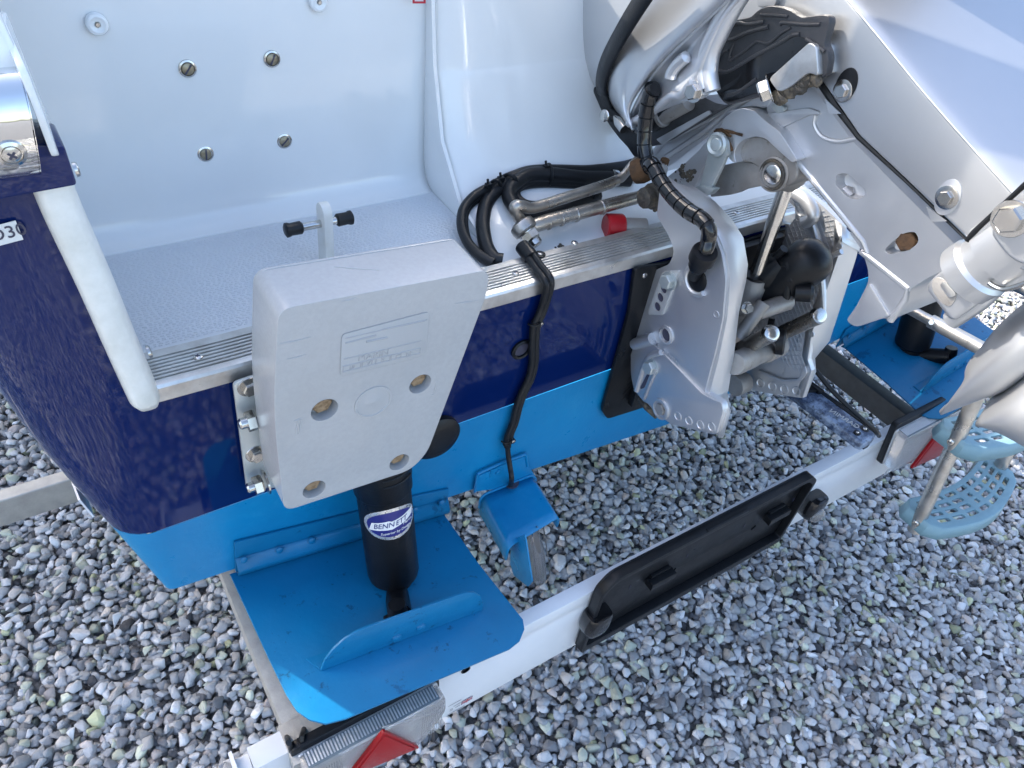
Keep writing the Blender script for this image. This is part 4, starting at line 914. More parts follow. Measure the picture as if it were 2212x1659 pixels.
so_ = mk([('Z6',[(225,1030),(240,1045),(190,1170),(160,1178),(158,1160)])], x=XP-.0052); slab('slot_hole', PRG, pc_, rnd(so_,.004,3), (.0006,0,0), (), 0)
tube('slot_rib', SILV, pc_, mk([('Z6',[(300,1000),(245,1130),(190,1262)])], x=XP-.005), .0025, 8)
c = h_pin; lathe('pin_boss', SILV, pc_, c, -X, [(.0145,-.002),(.0140,.002),(.0105,.0035),(.0098,.002),(.0096,-.0012)], 28)
lathe('pin_hole', PRG, pc_, c, -X, [(.0098,-.012),(.0098,-.001)], 20); tube('pin_rod', RODM, pc_, [c + V((.012,-.01,-.02)), c + V((.016,.012,.016))], .005, 10)
c = at('Z6',340,1350,x=XP-.0045); lathe('pivot_recess', SILV, pc_, c, -X, [(.0175,-.003),(.0165,.003),(.0135,.0036),(.0125,.0012),(.012,.001)], 28); bolt('pivot_bolt', CAST, pc_, c - X*.001, -X, .0098, .0035)
for x, y in ((485,1415),(580,1455),(680,1490),(780,1508)):
    c = at('Z6',x,y,x=XP-.0048); lathe('drain_dimple', SILV, pc_, c, -X, [(.0072,-.002),(.0070,.0004),(.0060,.0008),(.0045,-.0010),(.001,-.0018)], 20)
lathe('cast_ring', SILV, pc_, at('Z6',820,527,x=XP-.0002), -X, [(.0048,-.001),(.0047,.0007),(.0040,.0007),(.0038,0)], 18)
text('cast_word', 'POWER   MANUAL', COWLM, pc_, at('Z6',345,830,x=XP-.0062), at('Z6',410,890,x=XP)-at('Z6',280,770,x=XP), V((0,1,.6)), .0090, .0003)
bm = bmesh.new(); bx = at('Z6',225,1365,x=XP+.004); add_tube(bm, [at('Z6',150,1265,x=XP+.004), at('Z6',215,1330,x=XP), at('Z6',300,1420,x=XP)], [.004,.006,.004], 8); fin('anode_stub', bm, GREASE, pc_)
lathe('cable_grommet', BLK, ob_, h_gr + X*.002, -X, [(.0164,-.004),(.0164,.003),(.0125,.005),(.004,.005)], 28)
bm = bmesh.new()
for (x0, r_) in ((.0,.0195),): add_tube(bm, [h_gr + V((-.001, r_*math.cos(a), r_*math.sin(a))) for a in [R_(-150 + 14*k) for k in range(16)]], .0038, 10)
fin('grommet_rim', bm, SILV, pc_)
# starboard clamp bracket, seen from inside
XS = .956
si = mk([('L',[(1330,480),(1420,500),(1640,690),(1805,850),(1806,1000)]),('F',[(1606,60),(1590,150),(1540,300),(1415,660),(1390,815),(1412,885),(1357,1055),(1180,1030),(1005,1000)])], x=XS)
si += [V((XS,-.012,.645)), V((XS,-.012,.935)), V((XS,-.004,.938))] + mk([('L',[(1350,850),(1400,790),(1390,700),(1330,640)])], x=XS)
sc_ = slab('clamp_bracket', SILV, ob_, si, (.010,0,0), (), .002); sc_['label'] = 'far clamp bracket, its cast inner face in shade'
gi = mk([('L',[(1800,845),(1806,1000)]),('F',[(1602,60),(1588,150),(1538,300),(1415,660),(1391,815),(1413,885),(1357,1055)])], x=XS-.001)
go = mk([('L',[(1952,1010),(1950,1080)]),('F',[(1712,105),(1690,190),(1625,395),(1527,700),(1437,808),(1444,890),(1400,1000)])], x=1.003)
rows = [[a + Y*.012, a, a.lerp(b,.35) + V((0,-.004,0)), b, b + V((0,.01,0))] for a, b in zip(gi, go)]
o = fin('clamp_flange', loft_bm(rows), SILV, sc_, ang=30); s = o.modifiers.new('sol','SOLIDIFY'); s.thickness = .004
bm = bmesh.new()
def inpoly(y, z, P):
    c = False
    for i in range(len(P)):
        a, b = P[i-1], P[i]
        if (a.z > z) != (b.z > z) and y < (b.y-a.y)*(z-a.z)/(b.z-a.z)+a.y: c = not c
    return c
for s in (1,-1):
    for k in range(-30, 60):
        run = []
        for t in range(90):
            u = -.20 + t*.0032; y = u; z = .62 + k*.0095 + s*u*.8
            ok = inpoly(y, z, si) and inpoly(y-.012, z, si) and z > .735
            if ok: run.append(V((XS-.0006, y, z)))
            if (not ok or t == 89) and run:
                if len(run) > 4: add_tube(bm, [run[0], run[-1]], .0006, 4)
                run = []
o = fin('cast_grid', bm, SILV, sc_); o['kind'] = 'stuff'
pd_ = mk([('F',[(1085,880),(1230,940),(1330,935),(1372,850),(1385,900),(1345,955),(1230,965),(1075,905)])], x=XS-.004); slab('cast_fold', SILV, sc_, rnd(pd_,.004,3), (.006,0,0), (), .0025)
for x, y in ((1096,962),(1169,984),(1244,1002),(1320,1012)): lathe('drain_dimple', SILV, sc_, at('F',x,y,x=XS-.0005), -X, [(.0085,-.002),(.0083,.0008),(.0070,.0010),(.0055,-.0010),(.001,-.0018)], 20)
for k, x, y in (('L',1780,1038),('L',1420,790),('F',1415,657)): lathe('cast_ring', SILV, sc_, at(k,x,y,x=XS-.0004), -X, [(.0050,-.001),(.0049,.0009),(.0041,.0009),(.0040,0)], 16)
tube('cast_web', SILV, sc_, mk([('L',[(1545,800),(1600,1000),(1640,1400),(1650,1660)])], x=XS-.003), [.004,.006,.005,.003], 10); tube('cast_web', SILV, sc_, mk([('L',[(1640,1170),(1720,1120),(1800,1085)])], x=XS-.002), .004, 8)
tube('hook_edge', SILV, sc_, cat(mk([('L',[(1300,560),(1380,570),(1470,620),(1535,700),(1555,780),(1480,835)])], x=XS-.006), 5), .010, 14)
# tilt gear between the brackets
bt = at('F',965,965,y=-.06); lathe('bottom_tube', CAST, ob_, bt - X*.012, X, [(.019,0),(.019,.955-bt.x),(.016,.96-bt.x)], 28)
man = at('F',945,838,x=.755); m2 = at('F',1215,722,x=.925); lathe('tilt_manifold', CAST, ob_, man, m2-man, [(.015,-.008),(.0165,.0),(.0165,.06),(.0155,.062),(.0155,.12),(.0185,.122),(.0185,(m2-man).length-.01)], 32)
lathe('manifold_cap', BLK, ob_, at('F',1225,705,x=.875), V((.55,-.75,.25)), [(.0195,-.006),(.0195,.004),(.017,.006),(.004,.006)], 32); lathe('manifold_cap', BLK, ob_, at('F',1165,635,x=.90), V((.55,-.75,.25)), [(.0185,-.006),(.0185,.003),(.004,.004)], 32)
lathe('manifold_cap', BLK, ob_, at('F',948,810,x=.80), V((.2,-1,.1)), [(.020,-.006),(.020,.003),(.004,.004)], 28)
for k, p, q in (('F',(880,800),(1165,655)), ('F',(1170,675),(1462,545))):
    xx = .80 if q[0] < 1300 else .90; a, b = at(k,*p,x=xx+.01), at(k,*q,x=xx); d = (b-a).normalized()
    rr = tube('trim_ram', RODM, ob_, [a, b], .0115, 20); lathe('ram_tip', STEEL, rr, b, d + V((-.5,-.9,.3)), [(.0118,-.007),(.0122,-.002),(.0112,.002),(.0085,.0030),(.004,.0033)], 24)
ra, rb = at('L',1312,530,x=.85), at('L',1042,1325,x=.85); rd = (rb-ra).normalized()
tube('tilt_ram', STEEL, ob_, [ra - rd*.01, rb + rd*.01], [.0105,.0092], 28)
cy0 = rb + rd*.0; lathe('ram_cylinder', CAST, ob_, cy0, rd, [(.010,-.006),(.019,-.004),(.0195,.004),(.021,.008),(.021,.05),(.014,.056),(.013,.11)], 28); lathe('ram_gland', BLK, ob_, cy0, -rd, [(.0175,0),(.0172,.008),(.010,.009)], 24)
lathe('cross_pipe', CAST, ob_, at('F',1080,520,x=.83), V((1,-.2,.25)), [(.012,0),(.0125,.05),(.010,.054)], 20); lathe('cross_pipe', CAST, ob_, at('F',960,680,x=.80), V((.6,.1,.8)), [(.010,0),(.010,.06)], 16)
bolt('bleed_bolt', STEEL, ob_, at('F',1010,493,x=.80), V((-.3,-.8,.5)), .0068, .008, .009)
bm = bmesh.new(); dc = at('L',1470,1200,x=.90); add_lathe(bm, dc, V((.35,-.35,.85)), [(.026,-.085),(.030,-.05),(.034,-.01),(.034,.012),(.029,.026),(.018,.035),(.006,.038)], 32); add_lathe(bm, dc + V((-.03,.03,-.03)), V((.35,-.35,.85)), [(.02,-.08),(.026,0),(.02,.03)], 20); fin('tilt_motor', bm, BLK, ob_)
lathe('motor_plug', BLK, ob_, at('L',1400,1440,x=.875), V((.6,-.75,.3)), [(.013,0),(.0135,.02),(.010,.024)], 20)
bm = bmesh.new(); 
for q in ([(1230,1250),(1330,1200),(1360,1340)],[(1250,1480),(1330,1330),(1310,1560)],[(1180,1180),(1240,1120),(1300,1060)]): add_tube(bm, cat(mk([('L',q)], x=.87),5), .006, 10)
fin('motor_cable', bm, RUB, ob_)
bm = bmesh.new(); add_slab(bm, [V((.722,-.0115,.66)), V((.945,-.0115,.66)), V((.945,-.0115,.93)), V((.722,-.0115,.93))], (0,-.012,0), (), .002); fin('clamp_web', bm, BLK, ob_)

# swivel bracket
XW = .79
sw = mk([('C',[(640,650),(700,560),(900,520),(985,502),(1075,650),(1210,832),(1500,1112),(1860,1470),(1938,1556)]),('F',[(2150,300),(2026,378),(1990,470),(1910,574),(1870,556),(1690,615),(1626,574),(1690,490),(1770,332),(1766,250),(1725,130),(1640,10)]),('C',[(1240,1470),(1000,1180),(840,985),(730,832),(690,790)])], x=XW)
rec = at('C',1150,1140,x=XW); rec2 = at('C',1465,1480,x=XW)
e1 = (at('C',1200,1170,x=XW)-at('C',1100,1110,x=XW)).normalized(); e2 = (at('C',1545,1440,x=XW)-at('C',1400,1530,x=XW)).normalized()
n1 = X.cross(e1).normalized(); n2 = X.cross(e2).normalized()
L1 = rnd(mk([('C',[(1070,1060),(1130,1050),(1245,1150),(1248,1190),(1200,1215),(1140,1205),(1060,1120)])], x=XW), .012, 3); L2 = rnd(mk([('C',[(1360,1520),(1400,1480),(1480,1415),(1555,1408),(1575,1470),(1520,1520),(1390,1548)])], x=XW), .010, 3)
swo = slab('swivel_bracket', SILV, ob_, rnd(sw,.007,3), (.13,0,0), [L1, L2], .0055, 4)
for L_, nm in ((L1,0),(L2,1)):
    cc = sum(L_, V())/len(L_); rows = [[cc + (p-cc)*s + X*d for p in L_] for s, d in ((1,0),(.95,.003),(.86,.013),(.5,.0145),(.02,.015))]; fin('casting_recess', loft_bm(rows, True), SILV, swo, ang=60)
bolt('recess_bolt', STEEL, swo, at('C',1135,1185,x=XW+.012), V((-.6,-.2,.7)), .0085, .008, .010); bolt('recess_bolt', RUST, swo, at('C',1515,1465,x=XW+.010), V((-1,-.1,.2)), .0115, .009, .0125)
tube('edge_ridge', SILV, swo, mk([('C',[(700,780),(840,985),(1000,1180),(1240,1468),(1262,1530)]),('F',[(1725,140),(1830,222),(2018,372),(2000,440),(1905,572)])], x=XW+.002), .0042, 10)
fp_ = mk([('F',[(1700,500),(1772,338),(1900,545),(1870,556),(1692,610),(1632,574)])], x=XW-.003); slab('bracket_fin', SILV, swo, rnd(fp_,.004,3), (.004,0,0), (), .0015)
slab('edge_step', SILV, swo, rnd(mk([('C',[(712,790),(905,700),(965,700),(965,680),(905,655),(640,690)])], x=XW-.003),.005,3), (.006,0,0), (), .002)
tube('cast_arc', SILV, swo, cat(mk([('C',[(945,700),(940,760),(985,830),(1080,860),(1205,840)])], x=XW-.0002),6), .0028, 8)
rows = [mk([('C',q)], x=XW-.004+d) for q, d in (([(985,505),(1215,832),(1505,1112),(1865,1470)],.0),([(960,520),(1190,845),(1480,1130),(1840,1492)],.0025),([(930,530),(1165,855),(1455,1150),(1815,1510)],.004))]
o = fin('upper_chamfer', loft_bm(rows), SILV, swo, ang=30)
hk = mk([('C',[(352,800),(385,720),(440,675),(500,658),(570,672),(650,745),(725,800),(835,975),(800,990),(705,905),(640,842),(580,830),(505,848),(462,890),(445,940),(463,992),(440,987),(413,960),(405,900),(372,870)])], x=XW-.016)
slab('bracket_hook', SILV, ob_, rnd(hk,.005,3), (.03,0,0), (), .004, 3)
dk = mk([('C',[(440,960),(460,885),(505,845),(580,825),(645,838),(720,900),(835,985),(835,1085),(770,1135),(690,1150),(632,1090),(600,1020),(540,985),(470,985)])], x=XW-.004)
slab('pivot_casting', CAST, ob_, rnd(dk,.01,3), (.05,0,0), (), .006, 3)
c = at('C',692,1060,x=XW-.005); lathe('pivot_collar', CAST, ob_, c, V((-1,-.1,.1)), [(.022,-.004),(.0215,.003),(.0165,.0045),(.0155,.002)], 28); lathe('pivot_pin', STEEL, ob_, c, V((-1,-.1,.1)), [(.0125,0),(.0120,.0045),(.010,.0055)], 24)
bm = bmesh.new(); add_tube(bm, [c + V((-.004, .0175*math.cos(a), .0175*math.sin(a))) for a in [2*math.pi*k/24 for k in range(25)]], .0022, 8); fin('pivot_ring', bm, GREASE, ob_)
lathe('ram_eye', CAST, ob_, ra - rd*.012, rd, [(.022,-.024),(.024,-.012),(.021,.0),(.0125,.012)], 24)
gp = mk([('C',[(355,1010),(480,985),(640,1000),(645,1125),(500,1155),(470,1165),(430,1185),(300,1200),(330,1110)])], x=XW+.006); slab('tilt_plate', CAST, ob_, rnd(gp,.004,3), (.02,0,0), (), .002)
zl = mk([('C',[(285,955),(305,850),(345,818),(400,850),(410,945),(395,960),(375,1010),(290,1186),(165,1188),(148,1168),(240,1130)])], x=XW-.026)
slab('lock_lever', ZINC, ob_, rnd(zl,.004,3), (.006,0,0), (), .0015)
slab('lever_foot', ZINC, ob_, rnd(mk([('C',[(148,1160),(240,1128),(330,1150),(290,1190),(165,1192)])], x=XW-.030),.004,3), (.012,0,0), (), .002)
lathe('lever_pin', ZINC, ob_, at('C',350,878,x=XW-.026), V((-1,-.1,.15)), [(.0155,0),(.0150,.004),(.012,.006),(.0085,.0045),(.007,.006),(.003,.0065)], 24)
bm = bmesh.new()
for q, r in (([(330,800),(360,785),(420,800),(500,822)],.0022),([(400,850),(425,880),(435,920)],.0028),([(345,795),(390,805),(430,830)],.0026)): add_tube(bm, cat(mk([('C',q)], x=XW-.0165),4), [r*random.uniform(.4,1.1) for _ in cat(mk([('C',q)], x=0.5),4)], 6)
fin('rust_streak', bm, RUST, ob_)
sa = mk([('C',[(-60,960),(0,845),(330,682),(560,556),(640,556),(690,590),(640,660),(560,650),(430,672),(345,785),(255,858),(70,1000),(-30,1060)])], x=XW-.002)
arm = slab('steering_arm', SILV, ob_, rnd(sa,.006,3), (.045,0,0), (), .004, 3)
for q in ([(-40,930),(20,860),(340,705),(565,580),(640,580)],[(-30,1000),(60,940),(270,800),(420,660)]): tube('arm_ridge', SILV, arm, mk([('C',q)], x=XW-.003), .0045, 10)
slab('tilt_cheek', SILV, ob_, rnd(mk([('L',[(300,420),(430,320),(560,200),(615,130),(665,150),(610,330),(530,500),(470,580),(240,470)])], x=XW-.004),.004,3), (.012,0,0), (), .002)
bm = bmesh.new(); r7 = random.Random(4)
for k in range(40):
    p = at('L', 445+r7.gauss(0,45), 420+r7.gauss(0,38), x=XW-.0045); bmesh.ops.create_icosphere(bm, subdivisions=1, radius=r7.uniform(.0015,.0045), matrix=Matrix.Translation(p) @ Matrix.Diagonal((.35,1,1,1)))
fin('cheek_grease', bm, GREASE, ob_, ang=20)['kind'] = 'stuff'
# upper mount, its grease and the nut
um = mk([('C',[(655,480),(905,255),(948,280),(962,470),(900,440),(790,530),(715,565)])], x=.740); slab('upper_mount', ALU, ob_, rnd(um,.006,3), (.07,0,0), (), .006, 3)
bolt('mount_nut', STEEL, ob_, at('C',672,535,x=.745), V((-.5,.5,-.5)), .0125, .012, .017)
bm = bmesh.new(); r5 = random.Random(5)
for k in range(26):
    t = k/25; p = at('C', 720+220*t+r5.uniform(-18,18), 580-110*t+r5.uniform(-22,22), x=.748); bmesh.ops.create_icosphere(bm, subdivisions=2, radius=r5.uniform(.004,.010), matrix=Matrix.Translation(p) @ Matrix.Diagonal((.6, r5.uniform(.7,1.4), r5.uniform(.6,1.2), 1)))
for v in bm.verts: v.co += V((r5.uniform(-1,1), r5.uniform(-1,1), r5.uniform(-1,1)))*.0009
fin('mount_grease', bm, GREASE, ob_, ang=20)
slab('zinc_tab', ZINC, ob_, rnd(mk([('C',[(668,640),(700,625),(755,650),(752,680),(710,692)])], x=XW-.006),.003,3), (.006,0,0), (), .0018)

# lower cowl: outer skin, pan and apron
def row(pts, n=None): return [at(k, x, y, x=xx) for k, x, y, xx in pts]
sil = [(700,1222),(600,1112),(330,805),(150,505),(0,192),(-110,-40),(-250,-420),(-330,-800)]; cre = [(690,1190),(612,1012),(790,775),(960,542),(1250,272),(1555,-10),(1950,-420),(2300,-800)]
rows = []
for (a, b), (c2, d2) in zip(sil, cre):
    r = []
    for k in range(7):
        t = k/6; bulge = math.sin(math.pi*min(1, t*1.0))*.028; xx = .745*(1-t) + .694*t - bulge*(.5 if t > .5 else 1)
        r.append(at('Y1', a+(c2-a)*t, b+(d2-b)*t, x=xx))
    r = [at('Y1', a+2, b+1, x=.80), at('Y1', a, b, x=.755)] + [at('Y1', a, b, x=.745)] + r[1:]; r.insert(3, at('Y1', a+(c2-a)*.04, b+(d2-b)*.04, x=.735)); r = r + [at('Y1', c2+4, d2+6, x=.705)]
    rows.append(r)
shell('cowl', COWLM, ob_, rows, .004, 2)
cre2 = [(655,1105),(800,800),(965,562),(1255,292),(1410,150),(1570,6),(1960,-400)]
arc = [(800,1100),(1090,955),(1345,900),(1395,640),(1490,300),(1690,-20),(2080,-400)]
rows = []
for (a, b), (c2, d2) in zip(cre2, arc):
    r = []
    for k in range(7):
        t = k/6; xx = .702 + .020*t + .012*math.sin(t*2*math.pi); r.append(at('Y1', a+(c2-a)*t, b+(d2-b)*t, x=xx))
    rows.append(r)
pan = shell('cowl_pan', SILV, ob_, rows, .004, 2)
ap_ = [(1450,850),(1428,740),(1425,640),(1450,480),(1520,320),(1590,180),(1700,-10),(1860,-240)]
tube('pan_rim', SILV, pan, cat([at('Y1',x-12,y,x=.716) for x, y in ap_],5), .0095, 16); tube('pan_rim', SILV, pan, cat([at('Y1',x-75,y-20,x=.714) for x, y in ap_],5), .0085, 16)
tube('pan_rib', SILV, pan, cat([at('Y1',x,y,x=.706) for x, y in ((1040,740),(1060,670),(1120,590),(1210,515))],5), [.004]*1+[.0075]*14+[.002]*1, 10)
tube('pan_bead', SILV, ob_, cat([at('Y1',x,y,x=.704) for x, y in ((655,1150),(760,1105),(880,1030),(1010,925),(1060,895),(1130,890),(1190,830),(1250,775))],5), .0058, 12)
slab('pan_ear', SILV, ob_, rnd([at('Y1',x,y,x=.708) for x, y in ((1010,945),(1060,905),(1150,890),(1255,765),(1300,800),(1365,880),(1300,930),(1200,945),(1060,950))],.005,3), (.010,0,0), (), .002)
slab('engine_underside', DCAST, ob_, rnd([at('Y1',x,y,x=.768) for x, y in ((640,1160),(860,1050),(1020,940),(1350,900),(1460,960),(1560,980),(1420,1060),(1000,1310),(870,1370),(740,1330))],.004,3), (.03,0,0), (), .002)
tube('breather_elbow', RUB, ob_, cat([at('Y1',x,y,x=.757) for x, y in ((1075,950),(1000,1010),(960,1100),(905,1150),(850,1165))],5), .0105, 14)
lathe('shift_shaft', CAST, ob_, at('Y1',1215,960,x=.757), at('Y1',1040,1060,x=.757)-at('Y1',1215,960,x=.757), [(.010,0),(.010,.05),(.0125,.051),(.0125,.056),(.010,.057),(.010,.064)], 18)
slab('underside_flange', SILV, ob_, rnd([at('Y1',x,y,x=.760) for x, y in ((905,1300),(1395,1030),(1415,1060),(960,1350))],.003,2), (.004,0,0), (), .001)
bolt('pan_bolt', STEEL, ob_, at('Y1',1265,858,x=.706), V((-1,-.1,.1)), .0095, .007, .0125)
lathe('pan_grommet', BLK, ob_, at('Y1',870,850,x=.705), -X, [(.012,-.004),(.012,.003),(.008,.005)], 24); tube('pan_slot', PRG, ob_, [at('Y1',905,860,x=.703), at('Y1',925,848,x=.703)], .0035, 10)
apo = mk([('Z3',[(560,800),(553,660),(600,480),(680,330),(745,205),(790,220),(980,186),(1050,112),(1130,72),(1215,62),(1330,78),(1440,125),(1530,192),(1660,170),(1790,160),(1835,185),(1842,245),(1810,370),(1778,485),(1822,560),(1830,650),(1800,830),(1690,870),(1400,1010),(1050,1060),(720,1150),(640,1070),(585,960)])], x=.748)
ap = slab('apron', APRON, ob_, rnd(apo,.006,3), (.012,0,0), (), .003)
hole = mk([('Z3',[(560,830),(1300,480),(1480,385),(1600,430),(1700,560),(1700,820),(1300,1000),(1050,1010),(720,1130),(610,1000)])], x=.7465); slab('apron_hollow_shade', GBLK, ap, rnd(hole,.01,3), (.003,0,0), (), .001)  # black sheet over the apron, painted shade of its hollow
for q, r in (([(640,780),(760,770),(1050,600),(1320,460),(1430,385),(1520,372)],.0042),([(690,420),(780,430),(960,350),(1180,290)],.0042),([(690,290),(780,270),(860,250),(960,265),(1130,235)],.0035),([(760,660),(900,570),(1010,480),(1060,455),(1180,470),(1320,360),(1420,300)],.0026),([(1300,270),(1340,245),(1560,265),(1740,262)],.0034),([(1590,420),(1680,480),(1790,560)],.0040),([(640,690),(640,620),(700,560),(740,548)],.0024),([(780,610),(740,660),(800,470)],.0024),([(1090,160),(1250,165),(1390,180)],.003),([(730,1040),(850,1000),(1050,860)],.0040)):
    tube('apron_rib', APRON, ap, cat(mk([('Z3',q)], x=.7475),5), r*.6, 8)
# midsection casing
ca = mk([('C',[(480,-160),(1030,-160),(1135,0),(1350,250),(1560,520),(1900,905),(2150,1182),(1960,1352),(1872,1452),(1500,1098),(1210,826),(985,498),(930,440),(830,430),(420,330),(400,120)])], x=.768)
csg = slab('midsection_casing', COWLM, ob_, rnd(ca,.003,2), (.05,0,0), (), .003, 3)
cr = mk([('C',[(1000,-200),(1135,0),(1350,250),(1560,520),(1900,905),(2150,1182),(2260,1300)])], x=.7685)
rows = [[p + V((d, -.012*d, h)) for p in cr] for d, h in ((-.0005,-.001),(.004,.003),(.012,.008),(.06,.028),(.14,.055),(.24,.080),(.38,.095))]
shell('casing_top', COWLM, ob_, rows, .003, 2)
shp = [at('C',x,y,x=.7675) for x, y in ((1150,10),(1245,180),(1320,380),(1390,590),(1440,780),(1475,960),(1500,1095))]
rows = [[p + V((.0006,0,0)) for p in shp], [p + V((-.0045, .012, -.002)) for p in shp], [p + V((-.0052, .030, -.004)) for p in shp], [p + V((.0005, .075, -.008)) for p in shp]]
slab('casing_divider', COWLM, ob_, rnd(mk([('C',[(588,-60),(588,45),(640,40),(690,42),(730,-60)])], x=.762),.003,3), (.008,0,0), (), .002)
for x, y in ((1115,552),(1748,1200)):
    c = at('C',x,y,x=.768); d = (at('C',x+12,y-26,x=.768)-c).normalized(); n = X.cross(d)
    el = [c + d*(.0185*math.cos(a) + .006*(1 if x < 1200 else 0)) + n*(.0125*math.sin(a)) for a in [2*math.pi*k/28 for k in range(28)]]
    slab('bolt_well', BLK if x < 1200 else SILV, ob_, el, (-.0008,0,0), (), .0003); lathe('well_washer', STEEL, ob_, c - X*.0008, -X, [(.0118,0),(.0118,.0015),(.0100,.002)], 24); bolt('casing_bolt', STEEL, ob_, c - X*.002, -X, .0076, .005); slab('well_corner', COWLM, ob_, [c + d*(-.021) + n*.010 - X*.001, c + d*(-.028) + n*(-.004) - X*.001, c + d*(-.016) + n*(-.016) - X*.001], (-.0008,0,0), (), 0)  # the black ellipse is painted shade for the upper bolt recess
gap = mk([('C',[(985,500),(1075,645),(1210,832),(1500,1106),(1868,1462)])], x=.775); tube('casing_seam', BLK, ob_, gap, [.006,.005,.0035,.002,.0015], 8)
# the engine hood, above the view: its shade lies over the leg
rows = []
for t, s in ((0,.86),(.04,.96),(.3,1),(.7,.97),(.93,.82),(1,.55)):
    cy = .02 + .34*t; cz = 1.47 + .42*t; rows.append([V((.87 + .165*s*math.copysign(abs(math.cos(a))**.6, math.cos(a)), cy + .24*s*math.sin(a)*.86 + .02, cz - .20*s*math.sin(a)*.55)) for a in [2*math.pi*k/20 for k in range(20)]])
bm = loft_bm(rows, True); bm.faces.new(list(bm.verts)[-20:]); fin('engine_hood', bm, COWLM, ob_, ang=60)
# lower unit
hs = mk([('Z4',[(765,650),(830,572),(1040,372),(1165,262),(1400,60),(1400,1000),(1110,832),(1012,878),(900,775),(852,705),(822,682)])], x=.755); slab('lower_housing', COWLM, ob_, rnd(hs,.010,4), (.06,0,0), (), .010, 4)
slab('housing_step', COWLM, ob_, rnd(mk([('Z4',[(900,575),(1080,420),(1165,340),(1400,160),(1400,880),(1110,800),(1040,750)])], x=.742),.010,4), (.03,0,0), (), .009, 4)
tube('housing_seam', BLK, ob_, mk([('Z4',[(752,640),(800,580),(1040,360),(1165,240),(1300,130)])], x=.757), .0028, 8)  # black line along the gap between casing and housing
bolt('housing_bolt', STEEL, ob_, at('Z4',1072,482,x=.741), V((-1,-.1,.1)), .0125, .010, .017)
pA, pB = at('Z4',735,905,x=.785), at('Z4',985,745,x=.785); lathe('mount_collar', COWLM, ob_, pA, pB-pA, [(.030,0),(.034,.003),(.034,.02),(.030,.024),(.030,.04),(.038,.042),(.038,.075)], 36)
bl_ = mk([('Z4',[(438,985),(508,898),(738,748),(905,920),(935,985),(800,1120),(655,1222),(618,1212)])], x=.768); blk = slab('lower_mount', COWLM, ob_, rnd(bl_,.010,4), (.06,0,0), (), .008, 4)
slab('mount_cover', SILV, blk, rnd(mk([('Z4',[(575,905),(738,762),(892,918),(690,1042)])], x=.7655),.003,3), (.004,0,0), (), .0012)
slab('mount_cavity_shade', CAST, blk, rnd(mk([('Z4',[(500,915),(565,905),(690,1040),(625,1130),(560,1090),(495,1000)])], x=.7672),.012,3), (.002,0,0), (), .0006); slab('mount_shim', ALU, blk, rnd(mk([('Z4',[(548,960),(585,930),(680,1035),(618,1062)])], x=.765),.003,2), (.003,0,0), (), .0008)  # flat darker slab stands in for the shadowed recess
tube('mount_ring', COWLM, ob_, cat(mk([('Z4',[(635,1218),(740,1150),(850,1075),(945,985)])], x=.785),5), .010, 14); tube('mount_rust', RUST, ob_, cat(mk([('Z4',[(655,1215),(760,1150),(860,1085),(935,1010)])], x=.80),5), .006, 10)
tube('earth_wire', STEEL, ob_, cat(mk([('Z4',[(912,945),(945,968),(1010,992),(1090,980),(1200,940)])], x=.76),5), .0026, 8)
A_ = row([('J',925,612,.80),('J',935,565,.80),('J',1000,500,.805),('J',1068,400,.81),('J',1150,325,.815),('J',1300,210,.82)])
Bm = row([('J',950,655,.79),('J',975,610,.788),('J',1060,545,.788),('J',1140,480,.788),('J',1210,420,.79),('J',1320,330,.795)])
Bn = row([('J',860,760,.79),('J',930,715,.785),('J',1030,630,.782),('J',1130,560,.782),('J',1220,500,.784),('J',1330,420,.79)])
Cc = row([('J',770,850,.80),('J',880,806,.795),('J',1000,760,.79),('J',1065,752,.79),('J',1180,660,.79),('J',1340,560,.795)])
Ce = [p + V((.03,.0,-.004)) for p in Cc]
shell('cavitation_plate', COWLM, ob_, [[p + V((.13,.01,0)) for p in A_], [p + V((.02,0,0)) for p in A_], A_, Bm, Bn, Cc, Ce, [p + V((.13,.01,-.004)) for p in Cc]], .004, 2)
slab('lower_leg', COWLM, ob_, rnd(mk([('J',[(1010,640),(1110,420),(1420,60),(1560,500),(1500,900),(1220,880),(1090,800)])], x=.832),.01,3), (.07,0,0), (), .01, 3)
G0 = row([('J',1062,752,.81),('J',1110,735,.81),('J',1200,665,.81),('J',1340,560,.81)]); G1 = row([('J',1050,800,.805),('J',1100,790,.80),('J',1200,720,.80),('J',1340,610,.80)]); G2 = row([('J',988,890,.79),('J',1080,812,.785),('J',1190,740,.785),('J',1340,640,.79)])
G3 = row([('J',992,893,.785),('J',1100,880,.772),('J',1210,860,.770),('J',1340,830,.775)]); G4 = row([('J',1000,898,.79),('J',1095,952,.785),('J',1185,1010,.785),('J',1340,1130,.79)]); G5 = [p + V((.05,.01,-.01)) for p in G4]
shell('gearcase', COWLM, ob_, [[p + V((.10,.01,0)) for p in G0], G0, G1, G2, G3, G4, G5, [p + V((.13,.01,.01)) for p in G4]], .004, 2)

